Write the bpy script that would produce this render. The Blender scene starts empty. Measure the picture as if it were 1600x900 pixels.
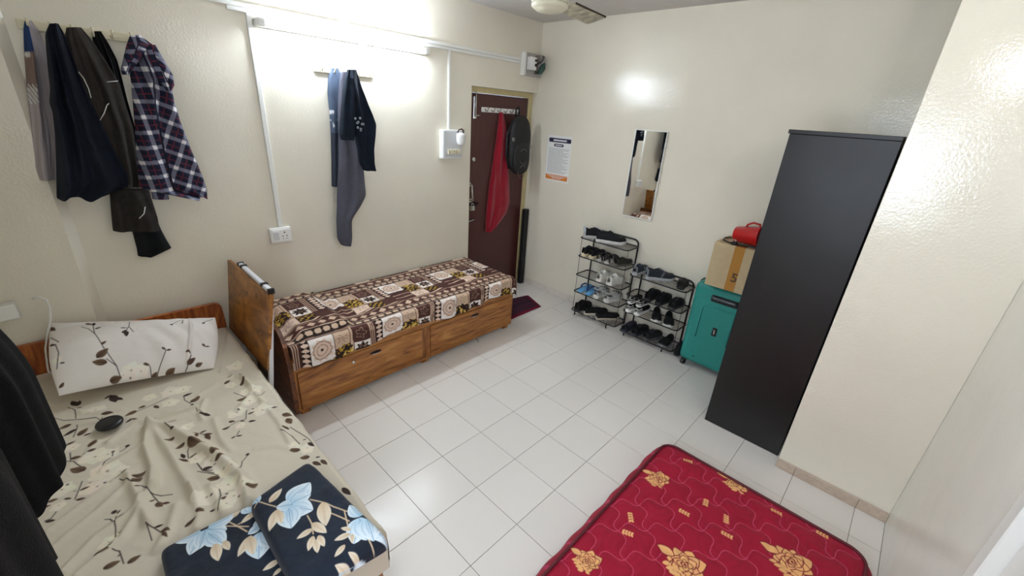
import bpy, bmesh, math, random
import numpy as np
from mathutils import Vector, Matrix

SC = bpy.context.scene
COL = SC.collection
PI = math.pi

# ------------------------------------------------------------------ camera
CAMP = np.array([-0.85065387, -2.11997826, 1.87349793])
CAMR = np.array([[0.6952346226887177, -0.7160219896399992, 0.06293909569459252],
                 [-0.23604675366192296, -0.31014371381165395, -0.9209195441887321],
                 [0.6789188092110451, 0.6253985826135936, -0.38463731405619567]])
FPX = 655.9556503816264
cam_data = bpy.data.cameras.new('camera')
cam_data.sensor_fit = 'HORIZONTAL'
cam_data.sensor_width = 36.0
cam_data.lens = FPX / 1600.0 * 36.0
cam_data.clip_start = 0.02
cam = bpy.data.objects.new('camera', cam_data)
COL.objects.link(cam)
_m = Matrix.Identity(4)
for _r in range(3):
    _m[_r][0] = CAMR[0][_r]; _m[_r][1] = -CAMR[1][_r]; _m[_r][2] = -CAMR[2][_r]; _m[_r][3] = CAMP[_r]
cam.matrix_world = _m
SC.camera = cam

# ------------------------------------------------------------------ world, exposure
w = bpy.data.worlds.new('world'); SC.world = w; w.use_nodes = True
w.node_tree.nodes['Background'].inputs[0].default_value = (0.62, 0.75, 1.0, 1)
w.node_tree.nodes['Background'].inputs[1].default_value = 1.0
SC.view_settings.view_transform = 'Standard'
SC.view_settings.look = 'None'
SC.view_settings.gamma = 1.0
SC.view_settings.use_curve_mapping = False
SC.view_settings.exposure = 0.90
try:
    SC.cycles.use_denoising = True
    SC.cycles.max_bounces = 10
    SC.cycles.diffuse_bounces = 6
    SC.cycles.sample_clamp_indirect = 8.0
except Exception:
    pass
TUBE_POWER = 94.0
BULB_POWER = 48.0
WINDOW_POWER = 24.0

# daylight entering through the window in the left wall (window_1)
_a = bpy.data.lights.new('window_daylight', 'AREA'); _a.shape = 'RECTANGLE'; _a.size = 0.8; _a.size_y = 1.0
_a.energy = WINDOW_POWER; _a.color = (0.78, 0.88, 1.0)
_o = bpy.data.objects.new('window_daylight', _a); COL.objects.link(_o)
_o.location = (-1.41, -1.85, 1.6); _o.rotation_euler = (0, -PI / 2, 0)

# ------------------------------------------------------------------ room numbers
YB = 0.978      # door wall
XR = 2.70       # mirror wall
XL = -1.36      # left wall
YF = -2.53      # wall beside the camera
ZC = 2.686
XP, YP = 1.742, -2.005   # return wall (pier)
T = 0.3

def at(px, py, axis, val):
    d = CAMR.T @ np.array([(px - 800) / FPX, (py - 450) / FPX, 1.0])
    t = (val - CAMP[axis]) / d[axis]
    return CAMP + t * d
def at_plane(px, py, p0, n):
    d = CAMR.T @ np.array([(px - 800) / FPX, (py - 450) / FPX, 1.0])
    p0 = np.array(p0, float); n = np.array(n, float)
    t = ((p0 - CAMP) @ n) / (d @ n)
    return CAMP + t * d

# ------------------------------------------------------------------ materials
def srgb(r, g, b):
    f = lambda c: (c / 12.92 if c <= 0.04045 else ((c + 0.055) / 1.055) ** 2.4)
    return (f(r / 255.0), f(g / 255.0), f(b / 255.0))
MATS = {}
def _new(name):
    m = bpy.data.materials.new(name); m.use_nodes = True
    nt = m.node_tree; b = nt.nodes['Principled BSDF']
    return m, nt, b
def _set(b, k, v):
    if k in b.inputs: b.inputs[k].default_value = v
def mat(name, color, rough=0.6, metal=0.0, spec=0.5, var=0.0, vscale=8.0, bump=0.0, bscale=60.0, sheen=0.0, coat=0.0, stretch=(1, 1, 1), rvar=0.0):
    """plain colour with optional noise mottling and fine bump"""
    if name in MATS: return MATS[name]
    m, nt, b = _new(name)
    c = (*color, 1)
    b.inputs['Base Color'].default_value = c
    b.inputs['Roughness'].default_value = rough
    b.inputs['Metallic'].default_value = metal
    _set(b, 'Specular IOR Level', spec)
    _set(b, 'Sheen Weight', sheen)
    _set(b, 'Coat Weight', coat)
    L = nt.links.new
    if var > 0 or bump > 0 or rvar > 0:
        tc = nt.nodes.new('ShaderNodeTexCoord'); mp = nt.nodes.new('ShaderNodeMapping')
        mp.inputs['Scale'].default_value = stretch
        L(tc.outputs['Object'], mp.inputs['Vector'])
    if var > 0:
        n = nt.nodes.new('ShaderNodeTexNoise'); n.inputs['Scale'].default_value = vscale; n.inputs['Detail'].default_value = 6
        L(mp.outputs[0], n.inputs['Vector'])
        r = nt.nodes.new('ShaderNodeValToRGB')
        r.color_ramp.elements[0].position = 0.3; r.color_ramp.elements[1].position = 0.7
        r.color_ramp.elements[0].color = tuple(x * (1 - var) for x in color) + (1,)
        r.color_ramp.elements[1].color = tuple(min(1, x * (1 + var)) for x in color) + (1,)
        L(n.outputs['Fac'], r.inputs['Fac']); L(r.outputs['Color'], b.inputs['Base Color'])
    if rvar > 0:
        n3 = nt.nodes.new('ShaderNodeTexNoise'); n3.inputs['Scale'].default_value = vscale * 0.7; n3.inputs['Detail'].default_value = 5
        L(mp.outputs[0], n3.inputs['Vector'])
        mr = nt.nodes.new('ShaderNodeMapRange'); mr.inputs['To Min'].default_value = max(0.02, rough - rvar); mr.inputs['To Max'].default_value = rough + rvar
        L(n3.outputs['Fac'], mr.inputs['Value']); L(mr.outputs[0], b.inputs['Roughness'])
    if bump > 0:
        n2 = nt.nodes.new('ShaderNodeTexNoise'); n2.inputs['Scale'].default_value = bscale; n2.inputs['Detail'].default_value = 3
        L(mp.outputs[0], n2.inputs['Vector'])
        bp = nt.nodes.new('ShaderNodeBump'); bp.inputs['Strength'].default_value = bump; bp.inputs['Distance'].default_value = 0.004
        L(n2.outputs['Fac'], bp.inputs['Height']); L(bp.outputs[0], b.inputs['Normal'])
    MATS[name] = m
    return m
def mat_print(name, rough=0.85, sheen=0.0, bump=0.0, bscale=300.0, spec=0.3):
    """cloth whose print comes from the mesh's own colour attribute"""
    if name in MATS: return MATS[name]
    m, nt, b = _new(name)
    a = nt.nodes.new('ShaderNodeAttribute'); a.attribute_name = 'Col'
    nt.links.new(a.outputs['Color'], b.inputs['Base Color'])
    b.inputs['Roughness'].default_value = rough
    _set(b, 'Sheen Weight', sheen); _set(b, 'Specular IOR Level', spec)
    if bump > 0:
        tc = nt.nodes.new('ShaderNodeTexCoord')
        n2 = nt.nodes.new('ShaderNodeTexNoise'); n2.inputs['Scale'].default_value = bscale
        nt.links.new(tc.outputs['Object'], n2.inputs['Vector'])
        bp = nt.nodes.new('ShaderNodeBump'); bp.inputs['Strength'].default_value = bump; bp.inputs['Distance'].default_value = 0.002
        nt.links.new(n2.outputs['Fac'], bp.inputs['Height']); nt.links.new(bp.outputs[0], b.inputs['Normal'])
    MATS[name] = m
    return m
def mat_emit(name, color, strength):
    m, nt, b = _new(name)
    b.inputs['Base Color'].default_value = (*color, 1)
    b.inputs['Emission Color'].default_value = (*color, 1)
    b.inputs['Emission Strength'].default_value = strength
    return m
def mat_wood(name, cols, scale=(1.0, 9.0, 9.0), rough=0.35, seed=0.0, nscale=2.2, dist=1.6):
    """laminate with long flowing grain; cols = 4 colours dark to light"""
    if name in MATS: return MATS[name]
    m, nt, b = _new(name); L = nt.links.new
    tc = nt.nodes.new('ShaderNodeTexCoord'); mp = nt.nodes.new('ShaderNodeMapping')
    mp.inputs['Scale'].default_value = scale; mp.inputs['Location'].default_value = (seed, seed * 1.7, seed * 0.6)
    L(tc.outputs['Object'], mp.inputs['Vector'])
    n = nt.nodes.new('ShaderNodeTexNoise'); n.inputs['Scale'].default_value = nscale; n.inputs['Detail'].default_value = 5
    n.inputs['Distortion'].default_value = dist; n.inputs['Roughness'].default_value = 0.55
    L(mp.outputs[0], n.inputs['Vector'])
    mp2 = nt.nodes.new('ShaderNodeMapping'); mp2.inputs['Scale'].default_value = tuple(s * (1.5 if s <= 1.5 else 7) for s in scale)
    L(tc.outputs['Object'], mp2.inputs['Vector'])
    n2 = nt.nodes.new('ShaderNodeTexNoise'); n2.inputs['Scale'].default_value = 4; n2.inputs['Detail'].default_value = 4
    L(mp2.outputs[0], n2.inputs['Vector'])
    ma = nt.nodes.new('ShaderNodeMath'); ma.operation = 'MULTIPLY_ADD'; ma.inputs[1].default_value = 0.22
    L(n2.outputs['Fac'], ma.inputs[0]); L(n.outputs['Fac'], ma.inputs[2])
    r = nt.nodes.new('ShaderNodeValToRGB'); e = r.color_ramp.elements
    pos = (0.42, 0.55, 0.66, 0.8)
    e[0].position = pos[0]; e[0].color = (*cols[0], 1); e[1].position = pos[3]; e[1].color = (*cols[3], 1)
    for i in (1, 2):
        x = e.new(pos[i]); x.color = (*cols[i], 1)
    L(ma.outputs[0], r.inputs['Fac']); L(r.outputs['Color'], b.inputs['Base Color'])
    b.inputs['Roughness'].default_value = rough
    MATS[name] = m
    return m
def mat_wall(name, color, rough=0.10, fine=0.28):
    """cream oil paint with orange-peel relief"""
    m, nt, b = _new(name); L = nt.links.new
    tc = nt.nodes.new('ShaderNodeTexCoord')
    n = nt.nodes.new('ShaderNodeTexNoise'); n.inputs['Scale'].default_value = 1.6; n.inputs['Detail'].default_value = 6; n.inputs['Roughness'].default_value = 0.6
    L(tc.outputs['Object'], n.inputs['Vector'])
    r = nt.nodes.new('ShaderNodeValToRGB'); r.color_ramp.elements[0].position = 0.3; r.color_ramp.elements[1].position = 0.7
    r.color_ramp.elements[0].color = tuple(c * 0.95 for c in color) + (1,); r.color_ramp.elements[1].color = tuple(min(1, c * 1.03) for c in color) + (1,)
    L(n.outputs['Fac'], r.inputs['Fac'])
    # small chips and specks in the paint
    v = nt.nodes.new('ShaderNodeTexNoise'); v.inputs['Scale'].default_value = 26; v.inputs['Detail'].default_value = 4
    L(tc.outputs['Object'], v.inputs['Vector'])
    vr = nt.nodes.new('ShaderNodeValToRGB'); vr.color_ramp.elements[0].position = 0.79; vr.color_ramp.elements[1].position = 0.82
    L(v.outputs['Fac'], vr.inputs['Fac'])
    mx = nt.nodes.new('ShaderNodeMix'); mx.data_type = 'RGBA'
    L(vr.outputs['Color'], mx.inputs[0]); L(r.outputs['Color'], mx.inputs[6]); mx.inputs[7].default_value = (color[0] * 0.6, color[1] * 0.52, color[2] * 0.42, 1)
    L(mx.outputs[2], b.inputs['Base Color'])
    b.inputs['Roughness'].default_value = rough
    n1 = nt.nodes.new('ShaderNodeTexNoise'); n1.inputs['Scale'].default_value = 3.2; n1.inputs['Detail'].default_value = 2
    L(tc.outputs['Object'], n1.inputs['Vector'])
    n2 = nt.nodes.new('ShaderNodeTexNoise'); n2.inputs['Scale'].default_value = 85; n2.inputs['Detail'].default_value = 3
    L(tc.outputs['Object'], n2.inputs['Vector'])
    b1 = nt.nodes.new('ShaderNodeBump'); b1.inputs['Strength'].default_value = 0.16; b1.inputs['Distance'].default_value = 0.02
    b2 = nt.nodes.new('ShaderNodeBump'); b2.inputs['Strength'].default_value = fine; b2.inputs['Distance'].default_value = 0.0035
    L(n1.outputs['Fac'], b1.inputs['Height']); L(n2.outputs['Fac'], b2.inputs['Height']); L(b1.outputs[0], b2.inputs['Normal']); L(b2.outputs[0], b.inputs['Normal'])
    return m
def mat_tile(name, color, rough=0.1):
    m, nt, b = _new(name); L = nt.links.new
    oi = nt.nodes.new('ShaderNodeObjectInfo'); tc = nt.nodes.new('ShaderNodeTexCoord')
    r = nt.nodes.new('ShaderNodeValToRGB')
    r.color_ramp.elements[0].color = tuple(c * 0.98 for c in color) + (1,); r.color_ramp.elements[1].color = tuple(min(1, c * 1.012) for c in color) + (1,)
    L(oi.outputs['Random'], r.inputs['Fac'])
    n = nt.nodes.new('ShaderNodeTexNoise'); n.inputs['Scale'].default_value = 9; n.inputs['Detail'].default_value = 5
    L(tc.outputs['Object'], n.inputs['Vector'])
    mr = nt.nodes.new('ShaderNodeMapRange'); mr.inputs['To Min'].default_value = rough * 0.8; mr.inputs['To Max'].default_value = rough * 1.6
    L(n.outputs['Fac'], mr.inputs['Value']); L(mr.outputs[0], b.inputs['Roughness'])
    L(r.outputs['Color'], b.inputs['Base Color'])
    n2 = nt.nodes.new('ShaderNodeTexNoise'); n2.inputs['Scale'].default_value = 5
    L(tc.outputs['Object'], n2.inputs['Vector'])
    bp = nt.nodes.new('ShaderNodeBump'); bp.inputs['Strength'].default_value = 0.12; bp.inputs['Distance'].default_value = 0.004
    L(n2.outputs['Fac'], bp.inputs['Height']); L(bp.outputs[0], b.inputs['Normal'])
    return m

# ------------------------------------------------------------------ mesh builder
class MB:
    def __init__(s): s.v = []; s.f = []; s.sm = []
    def add(s, V, F, smooth=False):
        o = len(s.v); s.v += [tuple(float(c) for c in p) for p in V]
        s.f += [tuple(i + o for i in f) for f in F]; s.sm += [smooth] * len(F)
        return s
    def box(s, x0, x1, y0, y1, z0, z1, bev=0.0, seg=1, M=None):
        bm = bmesh.new(); bmesh.ops.create_cube(bm, size=1)
        for v in bm.verts:
            v.co = Vector(((x0 + x1) / 2 + v.co.x * (x1 - x0), (y0 + y1) / 2 + v.co.y * (y1 - y0), (z0 + z1) / 2 + v.co.z * (z1 - z0)))
        if bev > 0: bmesh.ops.bevel(bm, geom=bm.edges[:], offset=bev, segments=seg, profile=0.6, affect='EDGES')
        if M is not None: bmesh.ops.transform(bm, matrix=M, verts=bm.verts)
        bm.verts.index_update()
        s.add([v.co for v in bm.verts], [[v.index for v in f.verts] for f in bm.faces], smooth=False)
        bm.free(); return s
    def tube(s, pts, r, n=8, cap=True, closed=False):
        pts = [np.array(p, float) for p in pts]; N = len(pts)
        rr = r if hasattr(r, '__len__') else [r] * N
        V = []; F = []
        prev = None
        for i in range(N):
            if closed: d = pts[(i + 1) % N] - pts[i - 1]
            else: d = pts[min(i + 1, N - 1)] - pts[max(i - 1, 0)]
            d = d / (np.linalg.norm(d) + 1e-12)
            if prev is None:
                a = np.array([0, 0, 1.0]) if abs(d[2]) < 0.9 else np.array([1.0, 0, 0])
                u = np.cross(d, a)
            else:
                u = prev - d * (prev @ d)
            u /= np.linalg.norm(u) + 1e-12; prev = u
            q = np.cross(d, u)
            for k in range(n):
                t = 2 * PI * k / n
                V.append(pts[i] + rr[i] * (math.cos(t) * u + math.sin(t) * q))
        R = N if closed else N - 1
        for i in range(R):
            for k in range(n):
                a = i * n + k; b = i * n + (k + 1) % n; c = ((i + 1) % N) * n + (k + 1) % n; e = ((i + 1) % N) * n + k
                F.append((a, b, c, e))
        if cap and not closed:
            F.append(tuple(range(n - 1, -1, -1))); F.append(tuple((N - 1) * n + k for k in range(n)))
        return s.add(V, F, smooth=True)
    def lathe(s, prof, center, n=32, axis=(0, 0, 1), cap=True):
        """prof = [(radius, height)]"""
        ax = Vector(axis).normalized(); q = Vector((0, 0, 1)).rotation_difference(ax)
        V = []; F = []; c = Vector(center)
        for r, h in prof:
            for k in range(n):
                t = 2 * PI * k / n
                V.append(c + q @ Vector((r * math.cos(t), r * math.sin(t), h)))
        for i in range(len(prof) - 1):
            for k in range(n):
                F.append((i * n + k, i * n + (k + 1) % n, (i + 1) * n + (k + 1) % n, (i + 1) * n + k))
        if cap:
            F.append(tuple(range(n - 1, -1, -1))); F.append(tuple((len(prof) - 1) * n + k for k in range(n)))
        return s.add(V, F, smooth=True)
    def prism(s, poly, d0, d1, axis=2):
        """extrude 2-D polygon along axis from d0 to d1; poly in the other two axes (in order)"""
        n = len(poly); V = []
        for d in (d0, d1):
            for a, b in poly:
                p = [0, 0, 0]; o = [i for i in range(3) if i != axis]
                p[o[0]] = a; p[o[1]] = b; p[axis] = d; V.append(p)
        F = [tuple(range(n - 1, -1, -1)), tuple(n + k for k in range(n))]
        for k in range(n): F.append((k, (k + 1) % n, n + (k + 1) % n, n + k))
        return s.add(V, F)
    def rot(s, M):
        s.v = [tuple(M @ Vector(p)) for p in s.v]; return s

def world_loc(o):
    v = Vector((0, 0, 0))
    while o is not None:
        v += o.location; o = o.parent
    return v
def _finish(o, mesh_mat, parent, label, cat, group, kind):
    if mesh_mat is not None: o.data.materials.append(mesh_mat)
    if parent is not None: o.parent = parent
    if label: o['label'] = label
    if cat: o['category'] = cat
    if group: o['group'] = group
    if kind: o['kind'] = kind
    COL.objects.link(o); return o
def build(name, mb, m, parent=None, label=None, cat=None, group=None, kind=None, loc=None, fix=True):
    V = np.array(mb.v, float)
    if parent is not None: off = np.array(world_loc(parent))
    elif loc is not None: off = np.array(loc, float)
    else:
        lo = V.min(0); hi = V.max(0); off = np.array([(lo[0] + hi[0]) / 2, (lo[1] + hi[1]) / 2, lo[2]])
    me = bpy.data.meshes.new(name)
    me.from_pydata([tuple(p) for p in (V - off)], [], mb.f)
    me.polygons.foreach_set('use_smooth', mb.sm)
    if fix:
        bm = bmesh.new(); bm.from_mesh(me); bmesh.ops.recalc_face_normals(bm, faces=bm.faces); bm.to_mesh(me); bm.free()
    o = bpy.data.objects.new(name, me)
    if parent is None: o.location = off
    return _finish(o, m, parent, label, cat, group, kind)
def thing(name, label, cat, loc, group=None, kind=None):
    o = bpy.data.objects.new(name, None); o.location = loc; o.empty_display_size = 0.1
    if label: o['label'] = label
    if cat: o['category'] = cat
    if group: o['group'] = group
    if kind: o['kind'] = kind
    COL.objects.link(o); return o
def gridmesh(name, P, m, parent=None, cols=None, wrap_u=False, wrap_v=False, smooth=True, keep=None, **kw):
    """P [n,m,3] grid of world points; cols [n,m,3] linear colours; keep = bool mask of quads"""
    n, k = P.shape[:2]
    idx = np.arange(n * k).reshape(n, k)
    A = idx if not wrap_u else np.vstack([idx, idx[:1]])
    if wrap_v: A = np.hstack([A, A[:, :1]])
    q = np.stack([A[:-1, :-1], A[1:, :-1], A[1:, 1:], A[:-1, 1:]], -1)
    if keep is not None: q = q[keep]
    q = q.reshape(-1, 4)
    V = P.reshape(-1, 3)
    if parent is not None: off = np.array(world_loc(parent))
    elif kw.get('loc') is not None: off = np.array(kw['loc'], float)
    else:
        lo = V.min(0); hi = V.max(0); off = np.array([(lo[0] + hi[0]) / 2, (lo[1] + hi[1]) / 2, lo[2]])
    me = bpy.data.meshes.new(name)
    me.vertices.add(len(V)); me.vertices.foreach_set('co', (V - off).astype(np.float32).ravel())
    me.loops.add(q.size); me.loops.foreach_set('vertex_index', q.astype(np.int32).ravel())
    me.polygons.add(len(q)); me.polygons.foreach_set('loop_start', (np.arange(len(q)) * 4).astype(np.int32))
    me.polygons.foreach_set('use_smooth', np.full(len(q), smooth))
    me.update(calc_edges=True); me.validate()
    if cols is not None:
        at_ = me.color_attributes.new('Col', 'FLOAT_COLOR', 'POINT')
        c4 = np.ones((len(V), 4), np.float32); c4[:, :3] = cols.reshape(-1, 3)
        at_.data.foreach_set('color', c4.ravel())
    o = bpy.data.objects.new(name, me)
    if parent is None: o.location = off
    return _finish(o, m, parent, kw.get('label'), kw.get('cat'), kw.get('group'), kw.get('kind'))
def sm(a, b, x):
    t = np.clip((x - a) / (b - a), 0, 1); return t * t * (3 - 2 * t)
def vnoise(x, y, seed=0):
    """smooth value noise on arrays"""
    xi = np.floor(x).astype(int); yi = np.floor(y).astype(int); xf = x - xi; yf = y - yi
    def h(a, b):
        n = (a * 374761393 + b * 668265263 + seed * 974634777) & 0x7fffffff
        n = ((n ^ (n >> 13)) * 1274126177) & 0x7fffffff
        return ((n ^ (n >> 16)) & 0xffff) / 65535.0
    u = xf * xf * (3 - 2 * xf); v = yf * yf * (3 - 2 * yf)
    return (h(xi, yi) * (1 - u) + h(xi + 1, yi) * u) * (1 - v) + (h(xi, yi + 1) * (1 - u) + h(xi + 1, yi + 1) * u) * v
def fbm(x, y, seed=0, o=4):
    r = 0; a = 0.5
    for i in range(o):
        r = r + a * vnoise(x, y, seed + i); x = x * 2.03; y = y * 2.03; a *= 0.5
    return r

# ---- print painter: paints flat cloth motifs into colour arrays over plan coordinates U,V (metres)
class Paint:
    def __init__(s, U, V, base): s.U = U; s.V = V; s.C = np.empty(U.shape + (3,)); s.C[:] = base
    def _box(s, x0, x1, y0, y1): return np.nonzero((s.U > x0) & (s.U < x1) & (s.V > y0) & (s.V < y1))
    def _mix(s, I, a, col):
        a = np.clip(a, 0, 1)[:, None]; s.C[I] = s.C[I] * (1 - a) + np.array(col) * a
    def leaf(s, p, q, w, col, col2=None, soft=0.003, vein=None, alpha=1.0, curve=0.0):
        """almond from p to q, half width w*len; col2 = colour toward tip"""
        p = np.array(p, float); q = np.array(q, float); L = np.linalg.norm(q - p) + 1e-9; d = (q - p) / L; n = np.array([-d[1], d[0]])
        I = s._box(min(p[0], q[0]) - L * w - .01, max(p[0], q[0]) + L * w + .01, min(p[1], q[1]) - L * w - .01, max(p[1], q[1]) + L * w + .01)
        if len(I[0]) == 0: return
        X = s.U[I] - p[0]; Y = s.V[I] - p[1]; a = (X * d[0] + Y * d[1]) / L; b = (X * n[0] + Y * n[1]) / L - curve * np.sin(np.clip(a, 0, 1) * PI)
        half = w * np.sin(np.clip(a, 0, 1) ** 0.8 * PI) ** 0.8
        dist = (half - np.abs(b)) * L
        m = np.where((a > 0) & (a < 1), sm(-soft, soft, dist), 0) * alpha
        if col2 is None: s._mix(I, m, col)
        else:
            t = np.clip(a * 0.9 + np.abs(b) / (w + 1e-6) * 0.35 - 0.1, 0, 1)[:, None]
            cc = np.array(col) * (1 - t) + np.array(col2) * t
            mm = np.clip(m, 0, 1)[:, None]; s.C[I] = s.C[I] * (1 - mm) + cc * mm
        if vein is not None:
            v = np.zeros_like(a)
            v = np.maximum(v, sm(0.0035, 0.001, np.abs(b) * L))
            v = np.maximum(v, 0.7 * (np.abs(np.sin(b / (half + 1e-4) * 2.4 * PI)) > 0.93) * (a < .72) * (a > .1) * (half > .05))
            s._mix(I, v * m * 0.55, vein)
    def disc(s, c, r, col, soft=0.003, alpha=1.0):
        I = s._box(c[0] - r - .01, c[0] + r + .01, c[1] - r - .01, c[1] + r + .01)
        if len(I[0]) == 0: return
        d = np.hypot(s.U[I] - c[0], s.V[I] - c[1]); s._mix(I, sm(r + soft, r - soft, d) * alpha, col)
    def line(s, pts, wd, col, soft=0.002, alpha=1.0):
        for p, q in zip(pts[:-1], pts[1:]):
            p = np.array(p, float); q = np.array(q, float); L = np.linalg.norm(q - p) + 1e-9; d = (q - p) / L
            I = s._box(min(p[0], q[0]) - .015, max(p[0], q[0]) + .015, min(p[1], q[1]) - .015, max(p[1], q[1]) + .015)
            if len(I[0]) == 0: continue
            X = s.U[I] - p[0]; Y = s.V[I] - p[1]; a = np.clip(X * d[0] + Y * d[1], 0, L)
            dist = np.hypot(X - a * d[0], Y - a * d[1]); s._mix(I, sm(wd + soft, wd - soft * 0.5, dist) * alpha, col)
    def flower(s, c, r, col, mid, rng, n=5, alpha=0.72):
        a0 = rng.uniform(0, 6.28)
        for k in range(n):
            a = a0 + k * 2 * PI / n + rng.uniform(-.2, .2); L = r * rng.uniform(0.85, 1.15)
            s.leaf(c, (c[0] + math.cos(a) * L, c[1] + math.sin(a) * L), 0.46, [x * rng.uniform(0.93, 1.02) for x in col], soft=0.003, alpha=alpha)
        s.disc(c, r * 0.09, mid, alpha=0.7)

# ================================================================== SETTING
M_WALL = mat_wall('wall_paint_cream', srgb(231, 225, 209))
M_WALLW = mat_wall('wall_paint_white', srgb(228, 227, 218), rough=0.2, fine=.12)
M_CEIL = mat('ceiling_paint', srgb(205, 200, 196), rough=0.7, var=0.03, bump=0.2)
M_TILE = mat_tile('floor_tile_offwhite', srgb(224, 219, 213), rough=0.2)
M_GROUT = mat('grout', srgb(96, 90, 84), rough=0.9)
M_SKIRT = mat('skirting_tile_beige', srgb(216, 208, 198), rough=0.3, var=0.06, vscale=30)
M_WHITE = mat('white_plastic', srgb(236, 236, 232), rough=0.35)
M_BLACK = mat('black_plastic', srgb(20, 20, 22), rough=0.4)
M_CHROME = mat('brushed_steel', (0.6, 0.6, 0.6), rough=0.25, metal=1.0)

mb = MB(); mb.box(XL - .12, XR + .12, YF - .12, 1.20, -0.10, -0.0025)
floor = build('floor', mb, M_GROUT, kind='structure', loc=(0, 0, 0))
_tm = {}
def tile_mesh(sx, sy):
    k = (round(sx, 3), round(sy, 3))
    if k not in _tm:
        b = MB(); g = 0.0011
        b.box(g, sx - g, g, sy - g, -0.008, 0.0, bev=0.0008)
        me = bpy.data.meshes.new('floor_tile'); me.from_pydata(b.v, [], b.f); me.materials.append(M_TILE); _tm[k] = me
    return _tm[k]
_rng = random.Random(4)
for i in range(-5, 9):
    for j in range(-9, 4):
        x0 = max(i * T, XL); x1 = min((i + 1) * T, XR); y0 = max(j * T, YF); y1 = min((j + 1) * T, YB if i < 6 else 1.06)
        if x1 - x0 < 0.02 or y1 - y0 < 0.02: continue
        if x0 >= XP - .01 and y1 <= YP + .01: continue
        o = bpy.data.objects.new('tile', tile_mesh(x1 - x0, y1 - y0)); o.location = (x0, y0, 0); o.parent = floor
        o.location.z = _rng.uniform(-0.0005, 0.0); COL.objects.link(o)

mb = MB()
mb.box(XL - .12, 1.816, YB, YB + .2, 0, ZC)
mb.box(1.816, XR + .12, YB, YB + .2, 2.07, ZC)
build('wall_back', mb, M_WALL, kind='structure', loc=(0, YB, 0))
mb = MB(); mb.prism([(XL, YB), (XL, .94), (-.912, .94), (-.872, YB)], 0, ZC, axis=2)
build('wall_back_column', mb, M_WALL, kind='structure', loc=(-1.1, .95, 0))
mb = MB(); mb.box(XR, XR + .12, YF - .12, YB + .2, 0, ZC)
build('wall_right', mb, M_WALL, kind='structure', loc=(XR, 0, 0))
mb = MB(); mb.box(XP, XR, YF, YP, 0, ZC, bev=0.004, seg=2)
build('wall_right_return', mb, M_WALL, kind='structure', loc=(XP, YP, 0))
mb = MB(); mb.box(.533, XP, YF - .12, YF, 0, ZC); mb.box(XL - .12, -.36, YF - .12, YF, 0, ZC); mb.box(-.36, .533, YF - .12, YF, 2.06, ZC)
mb.box(XP, XR, YF - .12, YF, 0, ZC)
build('wall_front', mb, M_WALLW, kind='structure', loc=(0, YF, 0))
mb = MB()
mb.box(XL - .12, XL, YF, -2.28, 0, ZC); mb.box(XL - .12, XL, -1.42, YB, 0, ZC)
mb.box(XL - .12, XL, -2.28, -1.42, 0, 1.08); mb.box(XL - .12, XL, -2.28, -1.42, 2.12, ZC)
build('wall_left', mb, M_WALL, kind='structure', loc=(XL, 0, 0))
mb = MB(); mb.box(XL - .12, XR + .12, YF - .12, YB + .2, ZC, ZC + .1)
build('ceiling', mb, M_CEIL, kind='structure', loc=(0, 0, ZC))

# window (beside the camera, the daylight comes through it)
M_GLASS, nt, b = _new('window_glass')
nt.nodes.remove(b); tr = nt.nodes.new('ShaderNodeBsdfTransparent'); gl = nt.nodes.new('ShaderNodeBsdfGlossy'); gl.inputs['Roughness'].default_value = 0.05
mx = nt.nodes.new('ShaderNodeMixShader'); mx.inputs[0].default_value = 0.06
nt.links.new(tr.outputs[0], mx.inputs[1]); nt.links.new(gl.outputs[0], mx.inputs[2]); nt.links.new(mx.outputs[0], nt.nodes['Material Output'].inputs[0])
mb = MB()
for z in (1.08, 2.08): mb.box(XL - .04, XL + .01, -2.28, -1.42, z, z + .04, bev=.003)
for y in (-2.28, -1.87, -1.46): mb.box(XL - .04, XL + .01, y, y + .04, 1.12, 2.08, bev=.003)
wd = build('window_1', mb, M_WHITE, kind='structure', loc=(XL, -1.85, 1.08))
for y in (-2.24, -1.83):
    mb = MB(); mb.box(XL - .02, XL - .016, y, y + .37, 1.12, 2.08); build('pane', mb, M_GLASS, parent=wd)

# skirting tiles
M_SKIRT2 = mat('skirting_tile_tan', srgb(192, 174, 156), rough=0.4, var=0.1, vscale=40)
def skirting(name, along, lo, hi, const, sign, h, joints, th=0.012, m=None):
    par = thing(name, None, None, (const, lo, 0) if along == 'y' else (lo, const, 0), kind='structure')
    e = [lo] + [j for j in joints if lo + .02 < j < hi - .02] + [hi]
    for a_, b_ in zip(e[:-1], e[1:]):
        m_ = MB(); g = .0008
        if along == 'y': m_.box(min(const, const + sign * th), max(const, const + sign * th), a_ + g, b_ - g, 0, h, bev=.002)
        else: m_.box(a_ + g, b_ - g, min(const, const + sign * th), max(const, const + sign * th), 0, h, bev=.002)
        build('skirting_tile', m_, m or M_SKIRT, parent=par)
    return par
J = [k * T for k in range(-9, 10)]
skirting('baseboard_right', 'y', YP + .001, YB + .06, XR, -1, 0.075, J)
skirting('baseboard_return', 'y', YF, YP, XP, -1, 0.062, J, m=M_SKIRT2)
skirting('baseboard_back', 'x', XL, 1.816, YB, -1, 0.075, J)

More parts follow.
